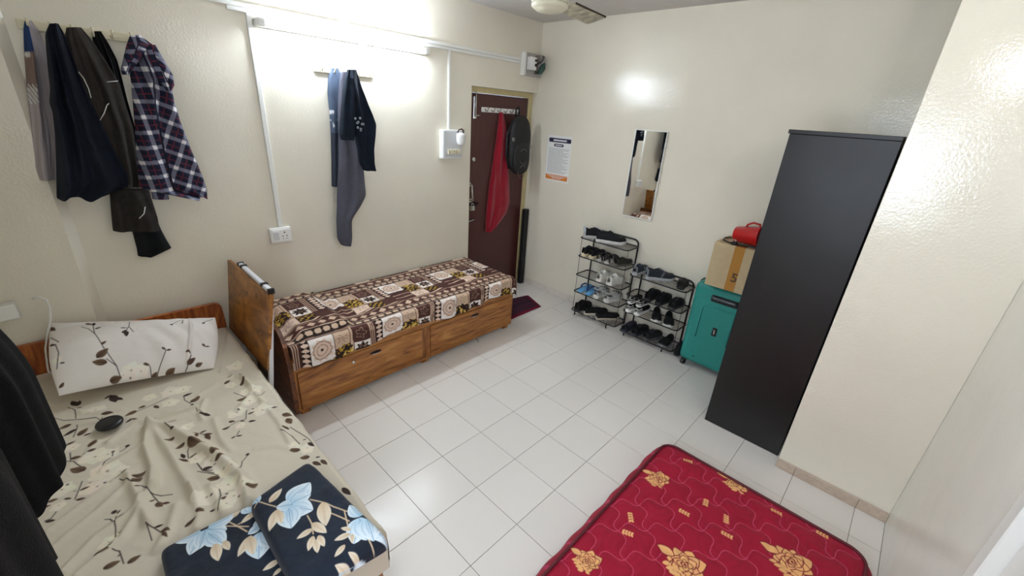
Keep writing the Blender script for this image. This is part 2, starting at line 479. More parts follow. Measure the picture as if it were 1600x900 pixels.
# brown entrance door in its recess
M_FRAME = mat('door_frame_yellow_cream', srgb(205, 190, 142), rough=0.4, var=0.06, vscale=14, stretch=(1, 1, .3))
M_DOOR = mat('door_paint_brown', srgb(78, 38, 36), rough=0.38, var=0.12, vscale=30, stretch=(1, 1, .15), bump=.15)
d1 = thing('door_1', None, None, (2.26, 1.06, 0), kind='structure')
mb = MB(); mb.box(1.816, 1.875, 1.04, 1.12, 0, 2.065, bev=.004); mb.box(2.645, 2.699, 1.04, 1.12, 0, 2.065, bev=.004); mb.box(1.817, 2.699, 1.06, 1.17, 2.03, 2.0695); mb.box(1.875, 2.645, 1.04, 1.12, 2.022, 2.0695, bev=.002)
build('door_frame', mb, M_FRAME, parent=d1)
mb = MB(); mb.box(1.878, 2.642, 1.052, 1.09, .012, 2.018, bev=.003)
leaf = build('door_leaf', mb, M_DOOR, parent=d1)
DY = 1.052
# tower bolt on top, keyhole plate, pull handle with padlock, stay
m_ = MB(); m_.box(1.905, 1.94, DY - .008, DY, 1.80, 1.99, bev=.002); m_.tube([(1.922, DY - .016, 1.82), (1.922, DY - .016, 2.03)], .007); m_.tube([(1.922, DY - .018, 1.83), (1.965, DY - .03, 1.83)], .006)
build('tower_bolt', m_, M_CHROME, parent=leaf)
p = at(740, 249, 1, DY)
m_ = MB(); m_.lathe([(.0, 0), (.022, 0), (.022, .006), (.016, .009), (0, .009)], (p[0], DY, p[2]), n=20, axis=(0, -1, 0)); m_.box(p[0] - .004, p[0] + .004, DY - .012, DY - .008, p[2] - .01, p[2] + .01)
build('latch_plate', m_, M_CHROME, parent=leaf)
p0 = at(737, 289, 1, DY - .03); p1 = at(738, 314, 1, DY - .03)
m_ = MB(); m_.tube([(p0[0], DY, p0[2]), (p0[0], DY - .035, p0[2]), (p1[0], DY - .035, p1[2]), (p1[0], DY, p1[2])], .008, n=10)
m_.box(p0[0] - .014, p0[0] + .014, DY - .005, DY, p0[2] - .02, p0[2] + .02, bev=.002); m_.box(p1[0] - .014, p1[0] + .014, DY - .005, DY, p1[2] - .02, p1[2] + .02, bev=.002)
build('pull_handle', m_, M_CHROME, parent=leaf)
p = at(737, 320, 1, DY - .02)
m_ = MB(); m_.box(p[0] - .045, p[0] + .10, DY - .012, DY, p[2] - .012, p[2] + .012, bev=.003); m_.box(p[0] + .04, p[0] + .06, DY - .02, DY, p[2] - .025, p[2] + .025, bev=.003)
build('hasp', m_, mat('dark_iron', srgb(40, 30, 28), rough=.5, metal=.6), parent=leaf)
m_ = MB(); c = np.array([p[0] + .0, DY - .03, p[2] - .01])
m_.tube([c + np.array([math.cos(t) * .016, 0, math.sin(t) * .025]) for t in np.linspace(0, PI, 9)], .004)
m_.box(c[0] - .026, c[0] + .026, c[1] - .011, c[1] + .011, c[2] - .045, c[2] + .002, bev=.006, seg=2)
build('padlock', m_, M_CHROME, parent=leaf)
p0 = at(731, 347, 1, DY - .02); p1 = at(741, 343, 1, DY - .02)
m_ = MB(); m_.tube([(p0[0], DY - .02, p0[2]), (p1[0], DY - .02, p1[2]), (p1[0] + .01, DY, p1[2])], .006); build('stay_hook', m_, M_CHROME, parent=leaf)

# white door beside the camera
d2 = thing('door_2', None, None, (.06, YF, 0), kind='structure')
M_DW = mat('door_paint_white', srgb(228, 226, 220), rough=.35, var=.02, bump=.1)
mb = MB(); mb.box(.477, .533, YF - .1, YF + .022, 0, 2.06, bev=.004); mb.box(-.36, -.304, YF - .1, YF + .022, 0, 2.06, bev=.004); mb.box(-.304, .477, YF - .1, YF + .022, 2.004, 2.06, bev=.004)
build('door_frame', mb, M_DW, parent=d2)
mb = MB(); mb.box(-.30, .473, YF - .045, YF - .008, .01, 2.0, bev=.003); build('door_leaf', mb, M_DW, parent=d2)

# ================================================================== LAMPS
M_TUBE = mat_emit('lit_tube', (0.80, 0.90, 1.0), TUBE_POWER)
xa, xb, zt = 0.145, 1.285, 2.262
tl = thing('tube_light', 'lit white fluorescent tube light on the wall above the beds', 'light', (.71, YB - .02, zt))
m_ = MB(); m_.box(xa - .02, xb + .02, YB - .045, YB - .001, zt - .018, zt + .022, bev=.004); build('fixture_body', m_, M_WHITE, parent=tl)
m_ = MB(); m_.tube([(xa + .02, YB - .085, zt), (xb - .02, YB - .085, zt)], .0145, n=14); build('lamp_tube', m_, M_TUBE, parent=tl)
for x in (xa, xb):
    m_ = MB(); m_.box(x - .02, x + .02, YB - .102, YB - .03, zt - .02, zt + .022, bev=.005); build('end_cap', m_, M_WHITE, parent=tl)
bl = thing('wall_bulb', 'white globe bulb in a batten holder on the white door wall', 'light', (.65, YF, 2.25))
m_ = MB(); m_.lathe([(.0, 0), (.045, 0), (.045, .02), (.028, .03), (.022, .10), (.024, .14), (0, .14)], (.65, YF + .001, 2.25), axis=(0, 1, 0)); build('holder', m_, M_WHITE, parent=bl)
m_ = MB(); m_.lathe([(.0, .14), (.018, .145), (.03, .17), (.043, .21), (.046, .24), (.04, .27), (.02, .288), (0.0, .292)], (.65, YF, 2.25), axis=(0, 1, 0)); build('bulb', m_, mat_emit('lit_bulb', (.96, .98, 1.0), BULB_POWER), parent=bl)

# ================================================================== BED WITH THE BROWN PATCHWORK SHEET
W4 = [srgb(98, 54, 20), srgb(146, 90, 37), srgb(162, 105, 46), srgb(184, 128, 66)]
M_WOODX = mat_wood('walnut_laminate_x', W4, scale=(1.2, 8, 8), rough=.3)
M_WOODX2 = mat_wood('walnut_laminate_x2', W4, scale=(1.2, 8, 8), rough=.3, seed=3.7)
M_WOODY = mat_wood('walnut_laminate_y', W4, scale=(8, 1.4, 7), rough=.32, seed=1.3)
M_WOODZ = mat_wood('walnut_laminate_z', W4, scale=(8, 8, 1.4), rough=.32, seed=2.1)
M_WOODH = mat_wood('walnut_laminate_head', [srgb(110, 50, 20), srgb(146, 74, 30), srgb(168, 92, 40), srgb(188, 116, 52)], scale=(7, 8, 1.4), rough=.35, seed=5.1)
bx0, bx1, by0, by1, bz0, bz1 = -.165, 1.757, .262, .968, .04, .42
bd = thing('single_bed', 'walnut laminate storage bed under the brown patchwork bedsheet beside the door', 'bed', ((bx0 + bx1) / 2, (by0 + by1) / 2, 0), group='storage beds')
m_ = MB(); m_.box(bx0, bx1, by0 + .018, by1, bz0, bz1, bev=.002); build('base', m_, M_WOODX, parent=bd)
m_ = MB(); m_.box(bx0, bx1, by0, by0 + .018, .325, bz1, bev=.002); build('top_rail', m_, M_WOODX, parent=bd)
m_ = MB(); m_.box(bx0, bx1, by0, by0 + .018, bz0, .052, bev=.002); build('bottom_rail', m_, M_WOODX2, parent=bd)
for xa_, xb_ in ((bx0, bx0 + .016), (.762, .835), (bx1 - .016, bx1)):
    m_ = MB(); m_.box(xa_, xb_, by0, by0 + .018, .052, .325, bev=.002); build('post', m_, M_WOODZ, parent=bd)
M_SLOT = mat('slot_dark', srgb(40, 20, 10), rough=.8)
for k, (xa_, xb_) in enumerate(((bx0 + .018, .760), (.837, bx1 - .018))):
    m_ = MB(); m_.box(xa_, xb_, by0 - .006, by0 + .016, .054, .322, bev=.003); dr = build('drawer', m_, (M_WOODX, M_WOODX2)[k], parent=bd)
    hx = (.372, 1.29)[k]
    m_ = MB(); n = 14
    m_.prism([(hx + math.cos(t) * .045, .276 + math.sin(t) * .011 + math.cos(t) * 0.0) for t in np.linspace(0, 2 * PI, n, endpoint=False)], by0 - .0075, by0 - .0055, axis=1)
    build('finger_slot', m_, M_SLOT, parent=dr)
    m_ = MB(); m_.tube([(hx - .036, by0 - .0065, .268), (hx, by0 - .012, .265), (hx + .036, by0 - .0065, .268)], [.002, .004, .002]); build('handle', m_, M_CHROME, parent=dr)
    if k == 0:
        m_ = MB(); m_.lathe([(0, 0), (.012, 0), (.012, .004), (.008, .008), (0, .008)], (.208, by0 - .006, .262), n=16, axis=(0, -1, 0)); build('lock', m_, M_CHROME, parent=dr)
for x in (-.12, .80, 1.70):
    for y in (by0 + .05, by1 - .06):
        m_ = MB(); m_.box(x - .03, x + .03, y - .03, y + .03, 0, bz0, bev=.003); build('foot', m_, M_WOODZ, parent=bd)
hb = [(.258, .035), (.258, .30), (.268, .40), (.292, .50), (.325, .555), (.37, .585), (.43, .592), (.968, .592), (.968, .035)]
m_ = MB(); m_.prism(hb, -.190, -.166, axis=0); build('headboard', m_, mat_wood('walnut_laminate_dark', [srgb(40, 20, 8), srgb(84, 44, 18), srgb(110, 60, 24), srgb(134, 78, 34)], scale=(8, 1.4, 7), rough=.35, seed=7.7), parent=bd)
p = at(748, 532, 1, by0 + .02)
m_ = MB(); m_.tube([(1.318, by0 + .05, .045), (1.325, by0 + .01, .03), (1.335, by0 - .012, .012), (1.325, by0 - .02, .003)], .0022, n=6); build('loose_wire', m_, M_BLACK, parent=bd)

m_ = MB(); m_.box(bx0 + .004, bx1 - .01, by0 + .012, by1 - .006, bz1 + .001, .492, bev=.02, seg=3)
build('mattress', m_, mat('mattress_cover_dark', srgb(60, 34, 30), rough=.9), label='thin mattress under the brown patchwork bedsheet', cat='mattress')

# sheet 2 : grid over the top, falling over the front edge and the door end
def patchwork(U, V):
    """U along the bed, V across the bed (metres on cloth) -> colours"""
    BR = np.array(srgb(78, 46, 40)); DK = np.array(srgb(46, 30, 26)); TAN = np.array(srgb(204, 176, 152)); WH = np.array(srgb(236, 228, 222)); GO = np.array(srgb(176, 138, 48)); YE = np.array(srgb(216, 190, 110)); PK = np.array(srgb(222, 196, 178)); GY = np.array(srgb(150, 122, 106))
    C = np.empty(U.shape + (3,)); C[:] = BR
    P = 0.50; u = (U / P) % 1.0; v = (V / P) % 1.0
    u2 = ((U + P * .5 * (np.floor(V / P) % 2)) / P) % 1.0
    def rect(a, b, c, d): return (u2 > a) & (u2 < b) & (v > c) & (v < d)
    def put(m, col): C[m] = col
    def disc(cu, cv, r, p=1.0): return np.hypot((u2 - cu), (v - cv))
    put(rect(0, 1, .0, .11), DK)                     # tribal band
    zz = np.abs(((u2 * 9) % 1) - .5)
    put(rect(0, 1, .03, .08) & (zz + np.abs(v - .055) * 6 < .42), TAN)
    put(rect(0, 1, .105, .125), GY); put(rect(0, 1, .0, .012), TAN)
    put(rect(.0, .30, .13, .47), WH)                 # white square with medallion
    a = np.arctan2(v - .30, u2 - .15); d = disc(.15, .30, 1)
    put((d < .135 + .016 * np.cos(a * 10)) & rect(0, .3, .13, .47), PK)
    put((np.abs(d - .115) < .006) & rect(0, .3, .13, .47), GY); put((np.abs(d - .07) < .005), GY); put(d < .018, DK)
    put(rect(.31, .52, .13, .34), TAN)               # tan square, sketched flower
    a = np.arctan2(v - .235, u2 - .415); d = disc(.415, .235, 1)
    put((d < .075) & (np.abs(np.sin(a * 4 + d * 30)) < .2), DK)
    d = disc(.42, .45, 1); a = np.arctan2(v - .45, u2 - .42)   # golden animal-skin medallion
    ring = (d < .115 + .012 * np.cos(a * 12))
    sp = fbm(U * 70, V * 70, 5, 2)
    put(ring & (sp > .36), GO); put(ring & (sp <= .36), DK); put(ring & (sp > .55), YE)
    put(rect(.53, .56, .12, .58), TAN)
    put(rect(.57, .78, .14, .34), BR)                # dark square with leaf
    d = disc(.675, .24, 1); a = np.arctan2(v - .24, u2 - .675)
    put((np.abs(d - .06 - .015 * np.cos(a * 5)) < .006), GY); put((d < .05) & (np.abs(np.sin(a * 3)) < .18), GY)
    for k in range(3): put(rect(.80 + k * .028, .812 + k * .028, .12, .58), TAN)
    put(rect(.89, 1.0, .12, .58), DK)
    put(rect(.90, .99, .12, .58) & (np.abs(((v * 14) % 1) - .5) + np.abs(u2 - .945) * 8 < .46), PK)
    put(rect(.57, .79, .36, .58), WH)                # white square, dark flower
    d = disc(.68, .47, 1); a = np.arctan2(v - .47, u2 - .68)
    put(d < .085 + .018 * np.cos(a * 8), DK); put((d < .07) & (fbm(U * 90, V * 90, 9, 2) > .5), GY)
    put(rect(0, .79, .585, .60), TAN)
    d = disc(.42, .46, 1); a = np.arctan2(v - .46, u2 - .42); ring = d < .135 + .014 * np.cos(a * 12)
    put(ring & (sp > .40), GO); put(ring & (sp <= .40), DK); put(ring & (sp > .54), YE)
    put(rect(0, .3, .61, .80), BR); put(rect(.0, .3, .69, .71), TAN)
    put(rect(.31, .56, .61, .80), PK); d = disc(.43, .70, 1); a = np.arctan2(v - .70, u2 - .43); put((d < .08) & (np.abs(np.sin(a * 3 + d * 40)) < .22), BR)
    put(rect(.57, .79, .61, .80), DK); put(rect(.58, .78, .62, .79) & (((U * 60).astype(int) + (V * 60).astype(int)) % 3 == 0), GO)
    put(rect(0, 1, .81, .83), TAN); put(rect(0, 1, .85, .865), GY)
    put(rect(0, 1, .87, .98) & (np.abs(((u2 * 7) % 1) - .5) + np.abs(v - .925) * 8 < .4), TAN)
    return C
nu, nv = 430, 250
uu = np.linspace(bx0 + .002, bx1 + .085, nu); vv = np.linspace(0, .86, nv)   # v: 0 at wall
U, V = np.meshgrid(uu, vv, indexing='ij')
top = 0.506
ylip = by1 - .008; flat = ylip - (by0 + .018)           # cloth length across the top
Rr = .03
def drop(s):    # arc length beyond the edge -> (outward, down)
    a = np.clip(s / Rr, 0, PI / 2)
    return np.where(s > 0, Rr * np.sin(a), 0), np.where(s > 0, Rr * (1 - np.cos(a)) + np.maximum(s - Rr * PI / 2, 0), 0)
oy, dz = drop(V - flat)
ox, dzx = drop(U - (bx1 - .01))
hem = .130 + .018 * np.sin(U * 7.3) + .022 * (fbm(U * 4, V * 0, 3) - .5) + .02 * sm(.3, -.1, U)
dz = dz * np.clip(hem / .1407, .5, 1.3)
X = np.minimum(U, bx1 - .01) + ox + .0
Y = ylip - np.minimum(V, flat) - oy
Z = top - dz - dzx * .9
wr = .010 * (fbm(U * 5 + V * 2, V * 7, 11) - .5) + .016 * (np.abs(fbm(U * 7 - V * 4, V * 3 + U, 21) - .5)) * 1.0
Z = Z + wr * sm(0, .05, V)
Y = Y + (.010 * np.sin(U * 26 + 3 * np.sin(U * 5))) * sm(flat, flat + .12, V)
# pillow under the sheet at the head end
pb = sm(-.14, -.05, U) * sm(.27, .18, U) * sm(0.0, .08, V) * sm(flat + .02, flat - .07, V)
Z = Z + .055 * pb
Z += .012 * np.exp(-((U - .255 - .05 * np.sin(V * 6)) / .02) ** 2) * (V < flat)
for (u0, v0, u1, v1, h_, w_) in [(.30, .45, .62, .60, .016, .02), (.25, .30, .50, .42, .012, .02), (.6, .5, .9, .62, .014, .018), (.95, .48, 1.2, .58, .016, .018), (1.2, .42, 1.5, .56, .012, .02), (.4, .15, .8, .22, .008, .02), (1.0, .2, 1.3, .3, .008, .02), (-.02, .45, .2, .62, .014, .015)]:
    du, dv = u1 - u0, v1 - v0; L = math.hypot(du, dv); a_ = np.clip(((U - u0) * du + (V - v0) * dv) / L ** 2, 0, 1)
    dd = np.hypot(U - u0 - a_ * du, V - v0 - a_ * dv); Z += h_ * np.exp(-(dd / w_) ** 2) * np.sin(PI * np.clip(a_, .02, .98)) * sm(flat + .05, flat - .02, V)
Z = np.maximum(Z, .28)
Cc = patchwork(U + .05 + .02 * fbm(U * 3, V * 3, 2), V * 1.0 + .02 * fbm(U * 3 + 9, V * 3, 4) + .37)
gridmesh('bedsheet', np.stack([X, Y, Z], -1), mat_print('sheet_print_patchwork', bump=.1), cols=Cc, label='brown, white and gold patchwork printed bedsheet on the bed beside the door', cat='bedsheet')

# ================================================================== BED WITH THE FLORAL SHEET
fx0, fx1, fy0, fy1 = -1.262, -.352, -1.085, .905
b2 = thing('single_bed', 'walnut laminate bed with headboard under the cream floral bedsheet', 'bed', ((fx0 + fx1) / 2, (fy0 + fy1) / 2, 0), group='storage beds')
m_ = MB(); m_.box(fx0, fx1, fy0, fy1 - .004, .04, .32, bev=.003); build('base', m_, M_WOODY, parent=b2)
for x in (fx0 + .05, fx1 - .05):
    for y in (fy0 + .06, fy1 - .08):
        m_ = MB(); m_.box(x - .03, x + .03, y - .03, y + .03, 0, .04, bev=.003); build('foot', m_, M_WOODZ, parent=b2)
hp = [(fx0 - .04, .04), (fx0 - .02, .52), (fx0 + .0, .60), (fx0 + .03, .622), (fx1 - .02, .622), (fx1 + .004, .612), (fx1 + .014, .59), (fx1 + .018, .50), (fx1 + .018, .30), (fx1 + .018, .04)]
m_ = MB(); m_.prism(hp, fy1, fy1 + .027, axis=1); build('headboard', m_, M_WOODH, parent=b2)
m_ = MB(); m_.box(fx0 + .005, fx1 - .012, fy0 + .012, fy1 - .01, .321, .448, bev=.03, seg=3)
build('mattress', m_, mat('mattress_cover_beige', srgb(180, 170, 150), rough=.9), label='mattress under the cream floral bedsheet', cat='mattress')

# sheet 1 over top, right side and foot
nu, nv = 430, 880
e0 = fx0 + .002; Wt = (fx1 - .014) - e0; Lt = (fy1 - .012) - (fy0 + .02)
uu = np.linspace(0, Wt + .19, nu); vv = np.linspace(0, Lt + .24, nv)
U, V = np.meshgrid(uu, vv, indexing='ij')
Rr = .028
ox, dzu = drop(U - Wt); Rr = .045; oy, dzv = drop(V - Lt)
X = e0 + np.minimum(U, Wt) + ox; Y = (fy1 - .012) - np.minimum(V, Lt) - oy
top = .458
inner_all = ((U < Wt + .02) & (V < Lt + .02)).astype(float)
Z = top - np.maximum(dzu, dzv)
PX, PY = e0 + U, (fy1 - .012) - V       # plan coordinates of the cloth
inner = sm(Wt + .03, Wt - .06, U) * sm(Lt + .03, Lt - .06, V)
def inquad(q, soft=.03):
    q = [np.array(c, float) for c in q]; m = sum(q) / 4; r = np.full(U.shape, 9.0)
    for a_, b_ in zip(q, q[1:] + q[:1]):
        d_ = (b_ - a_) / np.linalg.norm(b_ - a_); n_ = np.array([-d_[1], d_[0]])
        if (m - a_) @ n_ < 0: n_ = -n_
        r = np.minimum(r, (PX - a_[0]) * n_[0] + (PY - a_[1]) * n_[1])
    return sm(-soft * 1.6, -soft * .4, r)
_D = lambda x, y, z: at(260 + x / 4.444, 700 + y / 4.444, 2, z)[:2]
_pr = [at(92, 617, 2, .484)[:2], at(334, 574, 2, .484)[:2], np.array([-.34, .9]), np.array([-1.26, .9])]
_pu = at(171, 661.5, 2, .478)[:2]
press = np.maximum.reduce([inquad([_D(-60, 690, .50), _D(600, 365, .50), _D(960, 960, .50), _D(60, 1240, .50)]), inquad([_D(985, 70, .54), _D(1562, 625, .54), _D(900, 1010, .54), _D(560, 372, .54)]), inquad(_pr, .02), sm(.085, .055, np.hypot(PX - _pu[0], PY - _pu[1]))])
SHEET_FOLDS = [  # pixel polylines of the creases in the sheet: (points), height, width
    ([(235, 665), (262, 668), (300, 690), (340, 712), (378, 745), (392, 790)], .026, .020),
    ([(232, 668), (228, 700), (240, 735), (238, 760)], .022, .018),
    ([(238, 668), (262, 700), (285, 740), (305, 775)], .016, .018),
    ([(100, 895), (150, 840), (205, 800), (240, 760)], .012, .014),
    ([(120, 900), (190, 840), (215, 800)], .012, .014),
    ([(85, 855), (150, 800), (200, 755)], .008, .013),
    ([(75, 830), (140, 780), (190, 745)], .007, .012),
    ([(200, 740), (222, 790), (232, 815)], .018, .018),
    ([(215, 700), (190, 715), (160, 735)], .008, .015),
    ([(245, 860), (265, 825), (275, 790)], .010, .016),
    ([(225, 655), (200, 668), (170, 690)], .009, .014),
    ([(245, 655), (275, 645), (305, 636)], .014, .014),
    ([(320, 625), (312, 645), (316, 655)], .010, .012),
    ([(335, 655), (345, 685), (360, 705)], .009, .015),
    ([(310, 618), (340, 600), (362, 590)], .010, .012),
    ([(360, 585), (375, 590), (395, 605)], .012, .012),
    ([(380, 592), (396, 612), (410, 628)], .012, .012),
    ([(400, 605), (385, 625), (372, 640)], .009, .014),
    ([(420, 640), (436, 660), (452, 690)], .009, .012),
    ([(400, 700), (430, 695), (455, 700)], .006, .014),
    ([(330, 760), (350, 800), (352, 830)], .014, .018),
    ([(300, 760), (312, 800), (306, 830)], .010, .016),
    ([(110, 640), (150, 645), (190, 640)], .006, .014),
    ([(150, 690), (130, 715), (110, 725)], .006, .014),
]
for pts, h_, w_ in SHEET_FOLDS:
    W_ = [at(a, b, 2, top)[:2] for a, b in pts]
    best = np.full(U.shape, 9.0)
    for p, q in zip(W_[:-1], W_[1:]):
        d = q - p; L2 = d @ d; a_ = np.clip(((PX - p[0]) * d[0] + (PY - p[1]) * d[1]) / L2, 0, 1)
        best = np.minimum(best, np.hypot(PX - p[0] - a_ * d[0], PY - p[1] - a_ * d[1]))
    Z += 1.3 * h_ * np.exp(-(best / w_) ** 2) * inner
Z += (.014 * (fbm(PX * 4, PY * 4, 31) - .5) + .009 * (np.abs(fbm(PX * 9 + PY * 3, PY * 7, 41) - .5))) * (.35 + .65 * inner)
X += (.018 * (fbm(PY * 9, PX * 0 + 3, 51) - .5)) * sm(Wt - .05, Wt + .05, U)
Z += (.016 * np.abs(np.sin(PY * 16 + 2 * np.sin(PY * 5)))) * np.exp(-((U - Wt) / .05) ** 2) * sm(1.2, .3, V)
Zflat = top - np.maximum(dzu, dzv) - .004
Z = Zflat + (Z - Zflat) * (1 - press * inner_all)
Z -= .004
BASE = srgb(212, 203, 185)
pt = Paint(PX, PY, BASE)
lf = np.array(srgb(84, 62, 48)); lf2 = np.array(srgb(128, 104, 80)); dk = np.array(srgb(56, 42, 36)); FL = srgb(238, 230, 210); MID = srgb(120, 96, 66)
rng = random.Random(7)
def wp(ox_, oy_, s_, x, y, z=top): return at(ox_ + x / s_, oy_ + y / s_, 2, z)[:2]
def motifs(P, conv, leaves, big, stems, flowers, buds=(), lw=.0014):
    for (x, y, r) in flowers:
        c = conv(x, y); c2 = conv(x + r, y); P.flower(c, max(.02, np.linalg.norm(np.array(c2) - c) * 1.15), FL, MID, rng)
    for s_ in stems: P.line([conv(*q) for q in s_], lw, dk)
    for (a, b, c, d) in leaves: P.leaf(conv(a, b), conv(c, d), .21, dk if rng.random() < .35 else lf, soft=.0016)
    for (a, b, c, d) in big: P.leaf(conv(a, b), conv(c, d), .30, lf, lf2, soft=.0016, vein=dk)
    for (x, y, r) in buds:
        c = conv(x, y); c2 = conv(x + r, y); P.disc(c, np.linalg.norm(np.array(c2) - c), dk)
A = lambda x, y: wp(40, 560, 5, x, y)
motifs(pt, A,
  [(670,275,610,310),(670,280,705,335),(690,300,760,315),(395,360,355,325),(400,365,420,320),(395,385,445,372),(1000,360,1040,380),(830,460,775,495),(825,465,872,465),(1225,290,1305,262),(1300,350,1300,380),(1360,430,1445,442),(395,545,285,605),(450,600,515,572),(305,675,390,637),(480,735,550,695),(440,750,475,740),(1370,690,1420,680),(1275,780,1335,735),(1240,775,1215,740),(1200,795,1280,795),(1360,580,1415,555),(1390,590,1460,585),(1405,590,1440,630),(1330,580,1340,612),(590,437,690,425)],
  [(935,360,875,385),(865,400,775,445),(1285,340,1362,295),(355,510,250,550),(405,600,485,540),(500,690,548,625),(350,775,435,765),(465,868,345,860),(1165,620,1085,655),(1245,665,1170,710),(1280,655,1375,695)],
  [[(390,465),(388,410),(330,375)],[(1110,300),(1000,350),(880,400),(780,445)],[(1235,290),(1240,320),(1290,350)],[(370,610),(400,540),(400,515)],[(300,798),(350,800),(345,730)],[(360,800),(440,845)],[(740,720),(800,680)],[(675,755),(680,720)],[(600,830),(615,800),(660,770)],[(1170,475),(1105,495),(1100,540),(1150,580)],[(1270,775),(1265,720),(1280,690)],[(1310,575),(1400,590)],[(1335,390),(1340,410),(1380,420)],[(580,495),(600,460)]],
  [(545,395,60),(960,300,50),(1130,250,70),(1230,235,60),(1120,340,60),(370,685,50),(540,760,90),(640,740,70),(700,860,60),(580,860,60),(1265,525,50),(1340,780,55),(1450,800,60),(480,410,40)],
  [(793,677,16),(680,720,12),(1155,575,15)])
Bv = lambda x, y: wp(240, 560, 5, x, y)
motifs(pt, Bv,
  [(380,865,460,845),(465,835,490,820),(535,560,600,525),(675,485,715,485),(735,435,790,410),(740,490,800,482),(605,625,645,600),(645,605,695,598),(680,215,715,170),(570,165,620,140),(650,130,690,120),(550,200,600,170),(920,385,970,375),(1005,530,1060,550),(1165,630,1195,620),(1205,650,1260,675),(1265,765,1305,760),(1305,785,1360,820),(1240,800,1310,825)],
  [(475,770,490,700),(480,810,565,775),(585,490,638,488),(730,312,645,325),(1005,430,1085,440),(1040,465,1075,505),(1145,705,1060,715),(1220,760,1140,770)],
  [[(340,815),(380,870),(470,890)],[(740,745),(690,800),(680,880)],[(600,520),(650,490),(720,470),(725,400)],[(650,595),(670,560)],[(625,265),(720,300)],[(820,305),(865,255)],[(1065,530),(1200,610),(1260,670)],[(990,560),(1080,600),(1140,660)]],
  [(540,840,80),(620,870,60),(650,420,60),(750,330,60),(680,520,35),(850,400,70),(720,260,50),(640,60,60),(600,210,45),(790,250,50),(1100,680,50),(1200,690,55)],
  [(733,745,14),(665,405,8),(775,390,8)])
Cv = lambda x, y: wp(40, 720, 5, x, y)
motifs(pt, Cv,
  [(105,375,200,345),(300,295,360,295),(420,230,505,195),(490,175,515,160),(370,240,400,225),(390,305,475,292),(150,475,235,465),(700,140,750,125),(750,125,815,85),(860,230,910,200),(965,320,1015,295),(1065,325,1130,320),(710,410,740,375),(715,440,790,405),(720,560,755,555),(1005,520,1080,495),(1070,570,1110,605),(715,745,750,715),(640,690,695,620),(1240,510,1325,445),(1440,390,1480,375)],
  [(170,320,255,295),(840,150,945,85),(840,195,915,130),(1015,325,1070,348),(1055,550,1135,550),(530,740,660,690),(600,840,740,775),(790,800,900,730),(1330,405,1397,380)],
  [[(440,155),(385,300)],[(150,470),(200,450),(240,400)],[(740,150),(840,190)],[(910,200),(980,255),(1060,270),(1145,258)],[(980,255),(1040,320)],[(615,455),(660,450),(695,490)],[(705,430),(700,590)],[(945,500),(1000,520),(1060,560)],[(950,505),(985,620)],[(680,690),(730,700),(765,800)]],
  [(280,220,90),(260,350,50),(560,200,90),(640,80,110),(740,80,60),(650,630,70),(1420,290,90)],
  [(690,395,20),(325,180,10),(620,170,10)])
Dv = lambda x, y: wp(260, 700, 4.444, x, y)
motifs(pt, Dv, [(250,140,320,125),(385,370,415,330),(125,545,210,480),(300,435,340,430),(1220,270,1280,320)], [(370,205,280,210),(560,300,635,240),(205,440,265,440)], [[(210,100),(250,150),(320,150)],[(215,158),(290,170),(360,185)],[(360,440),(380,340),(370,290)]],
  [(400,150,70),(430,250,70),(540,270,60),(470,330,60),(280,340,80),(420,390,60),(200,70,40)], [(315,335,9),(505,340,8),(418,315,8)])
gridmesh('bedsheet', np.stack([X, Y, Z], -1), mat_print('sheet_print_floral', bump=.08), cols=pt.C, label='wrinkled cream bedsheet printed with brown leaves and pale flowers', cat='bedsheet')
SHEET1_TOP = top

# ================================================================== RED MATTRESS ON THE FLOOR
mx0, mx1, my0, my1, mt = -.55, 1.268, -2.462, -1.50, .125
rc = .075
def rounded_poly(x0, x1, y0, y1, r, n=10):
    P = []
    for cx, cy, a0 in ((x1 - r, y1 - r, 0), (x0 + r, y1 - r, PI / 2), (x0 + r, y0 + r, PI), (x1 - r, y0 + r, 3 * PI / 2)):
        for k in range(n + 1):
            a = a0 + PI / 2 * k / n; P.append((cx + r * math.cos(a), cy + r * math.sin(a)))
    return P
rm = thing('foam_mattress', 'crimson quilted mattress with printed gold roses lying on the tiles', 'mattress', ((mx0 + mx1) / 2, (my0 + my1) / 2, 0))
# top panel as dense grid, corners pulled in
nu, nv = 520, 310
U, V = np.meshgrid(np.concatenate([np.linspace(mx0, .1, 60, endpoint=False), np.linspace(.1, mx1, 470)]), np.linspace(my0, my1, 400), indexing='ij')
cx = np.clip(U, mx0 + rc, mx1 - rc); cy = np.clip(V, my0 + rc, my1 - rc); dx, dy = U - cx, V - cy
m_in = np.maximum(np.abs(dx), np.abs(dy)); dl = np.hypot(dx, dy) + 1e-9
sc_ = np.where(dl > 1e-6, m_in / dl, 1); X = cx + dx * sc_; Y = cy + dy * sc_
pq = X / .2 + Y / .186; qq = X / .2 - Y / .186
l1 = pq + .15 * np.sin(2 * PI * qq); l2 = qq + .15 * np.sin(2 * PI * pq)
f1 = np.abs(((l1 + .31) % 1) - .5); f2 = np.abs(((l2 + .12) % 1) - .5); q_ = np.minimum(f1, f2)
edge = np.minimum(np.minimum(X - mx0, mx1 - X), np.minimum(Y - my0, my1 - Y))
Z = mt + .006 * (1 - np.exp(-(q_ / .14) ** 2)) * sm(0, .05, edge) + .004 * sm(0, .1, edge)
RED = np.array(srgb(150, 6, 42))
pm = Paint(X, Y, RED)
tone = (fbm(X * 10, Y * 10, 61) - .5)
ringy = np.sin(18 * PI * np.hypot(((X * 3.1) % 1) - .5, ((Y * 3.3) % 1) - .5)) * (np.hypot(((X * 3.1) % 1) - .5, ((Y * 3.3) % 1) - .5) < .36)
pm.C *= (1 + .25 * tone + .05 * ringy)[..., None]
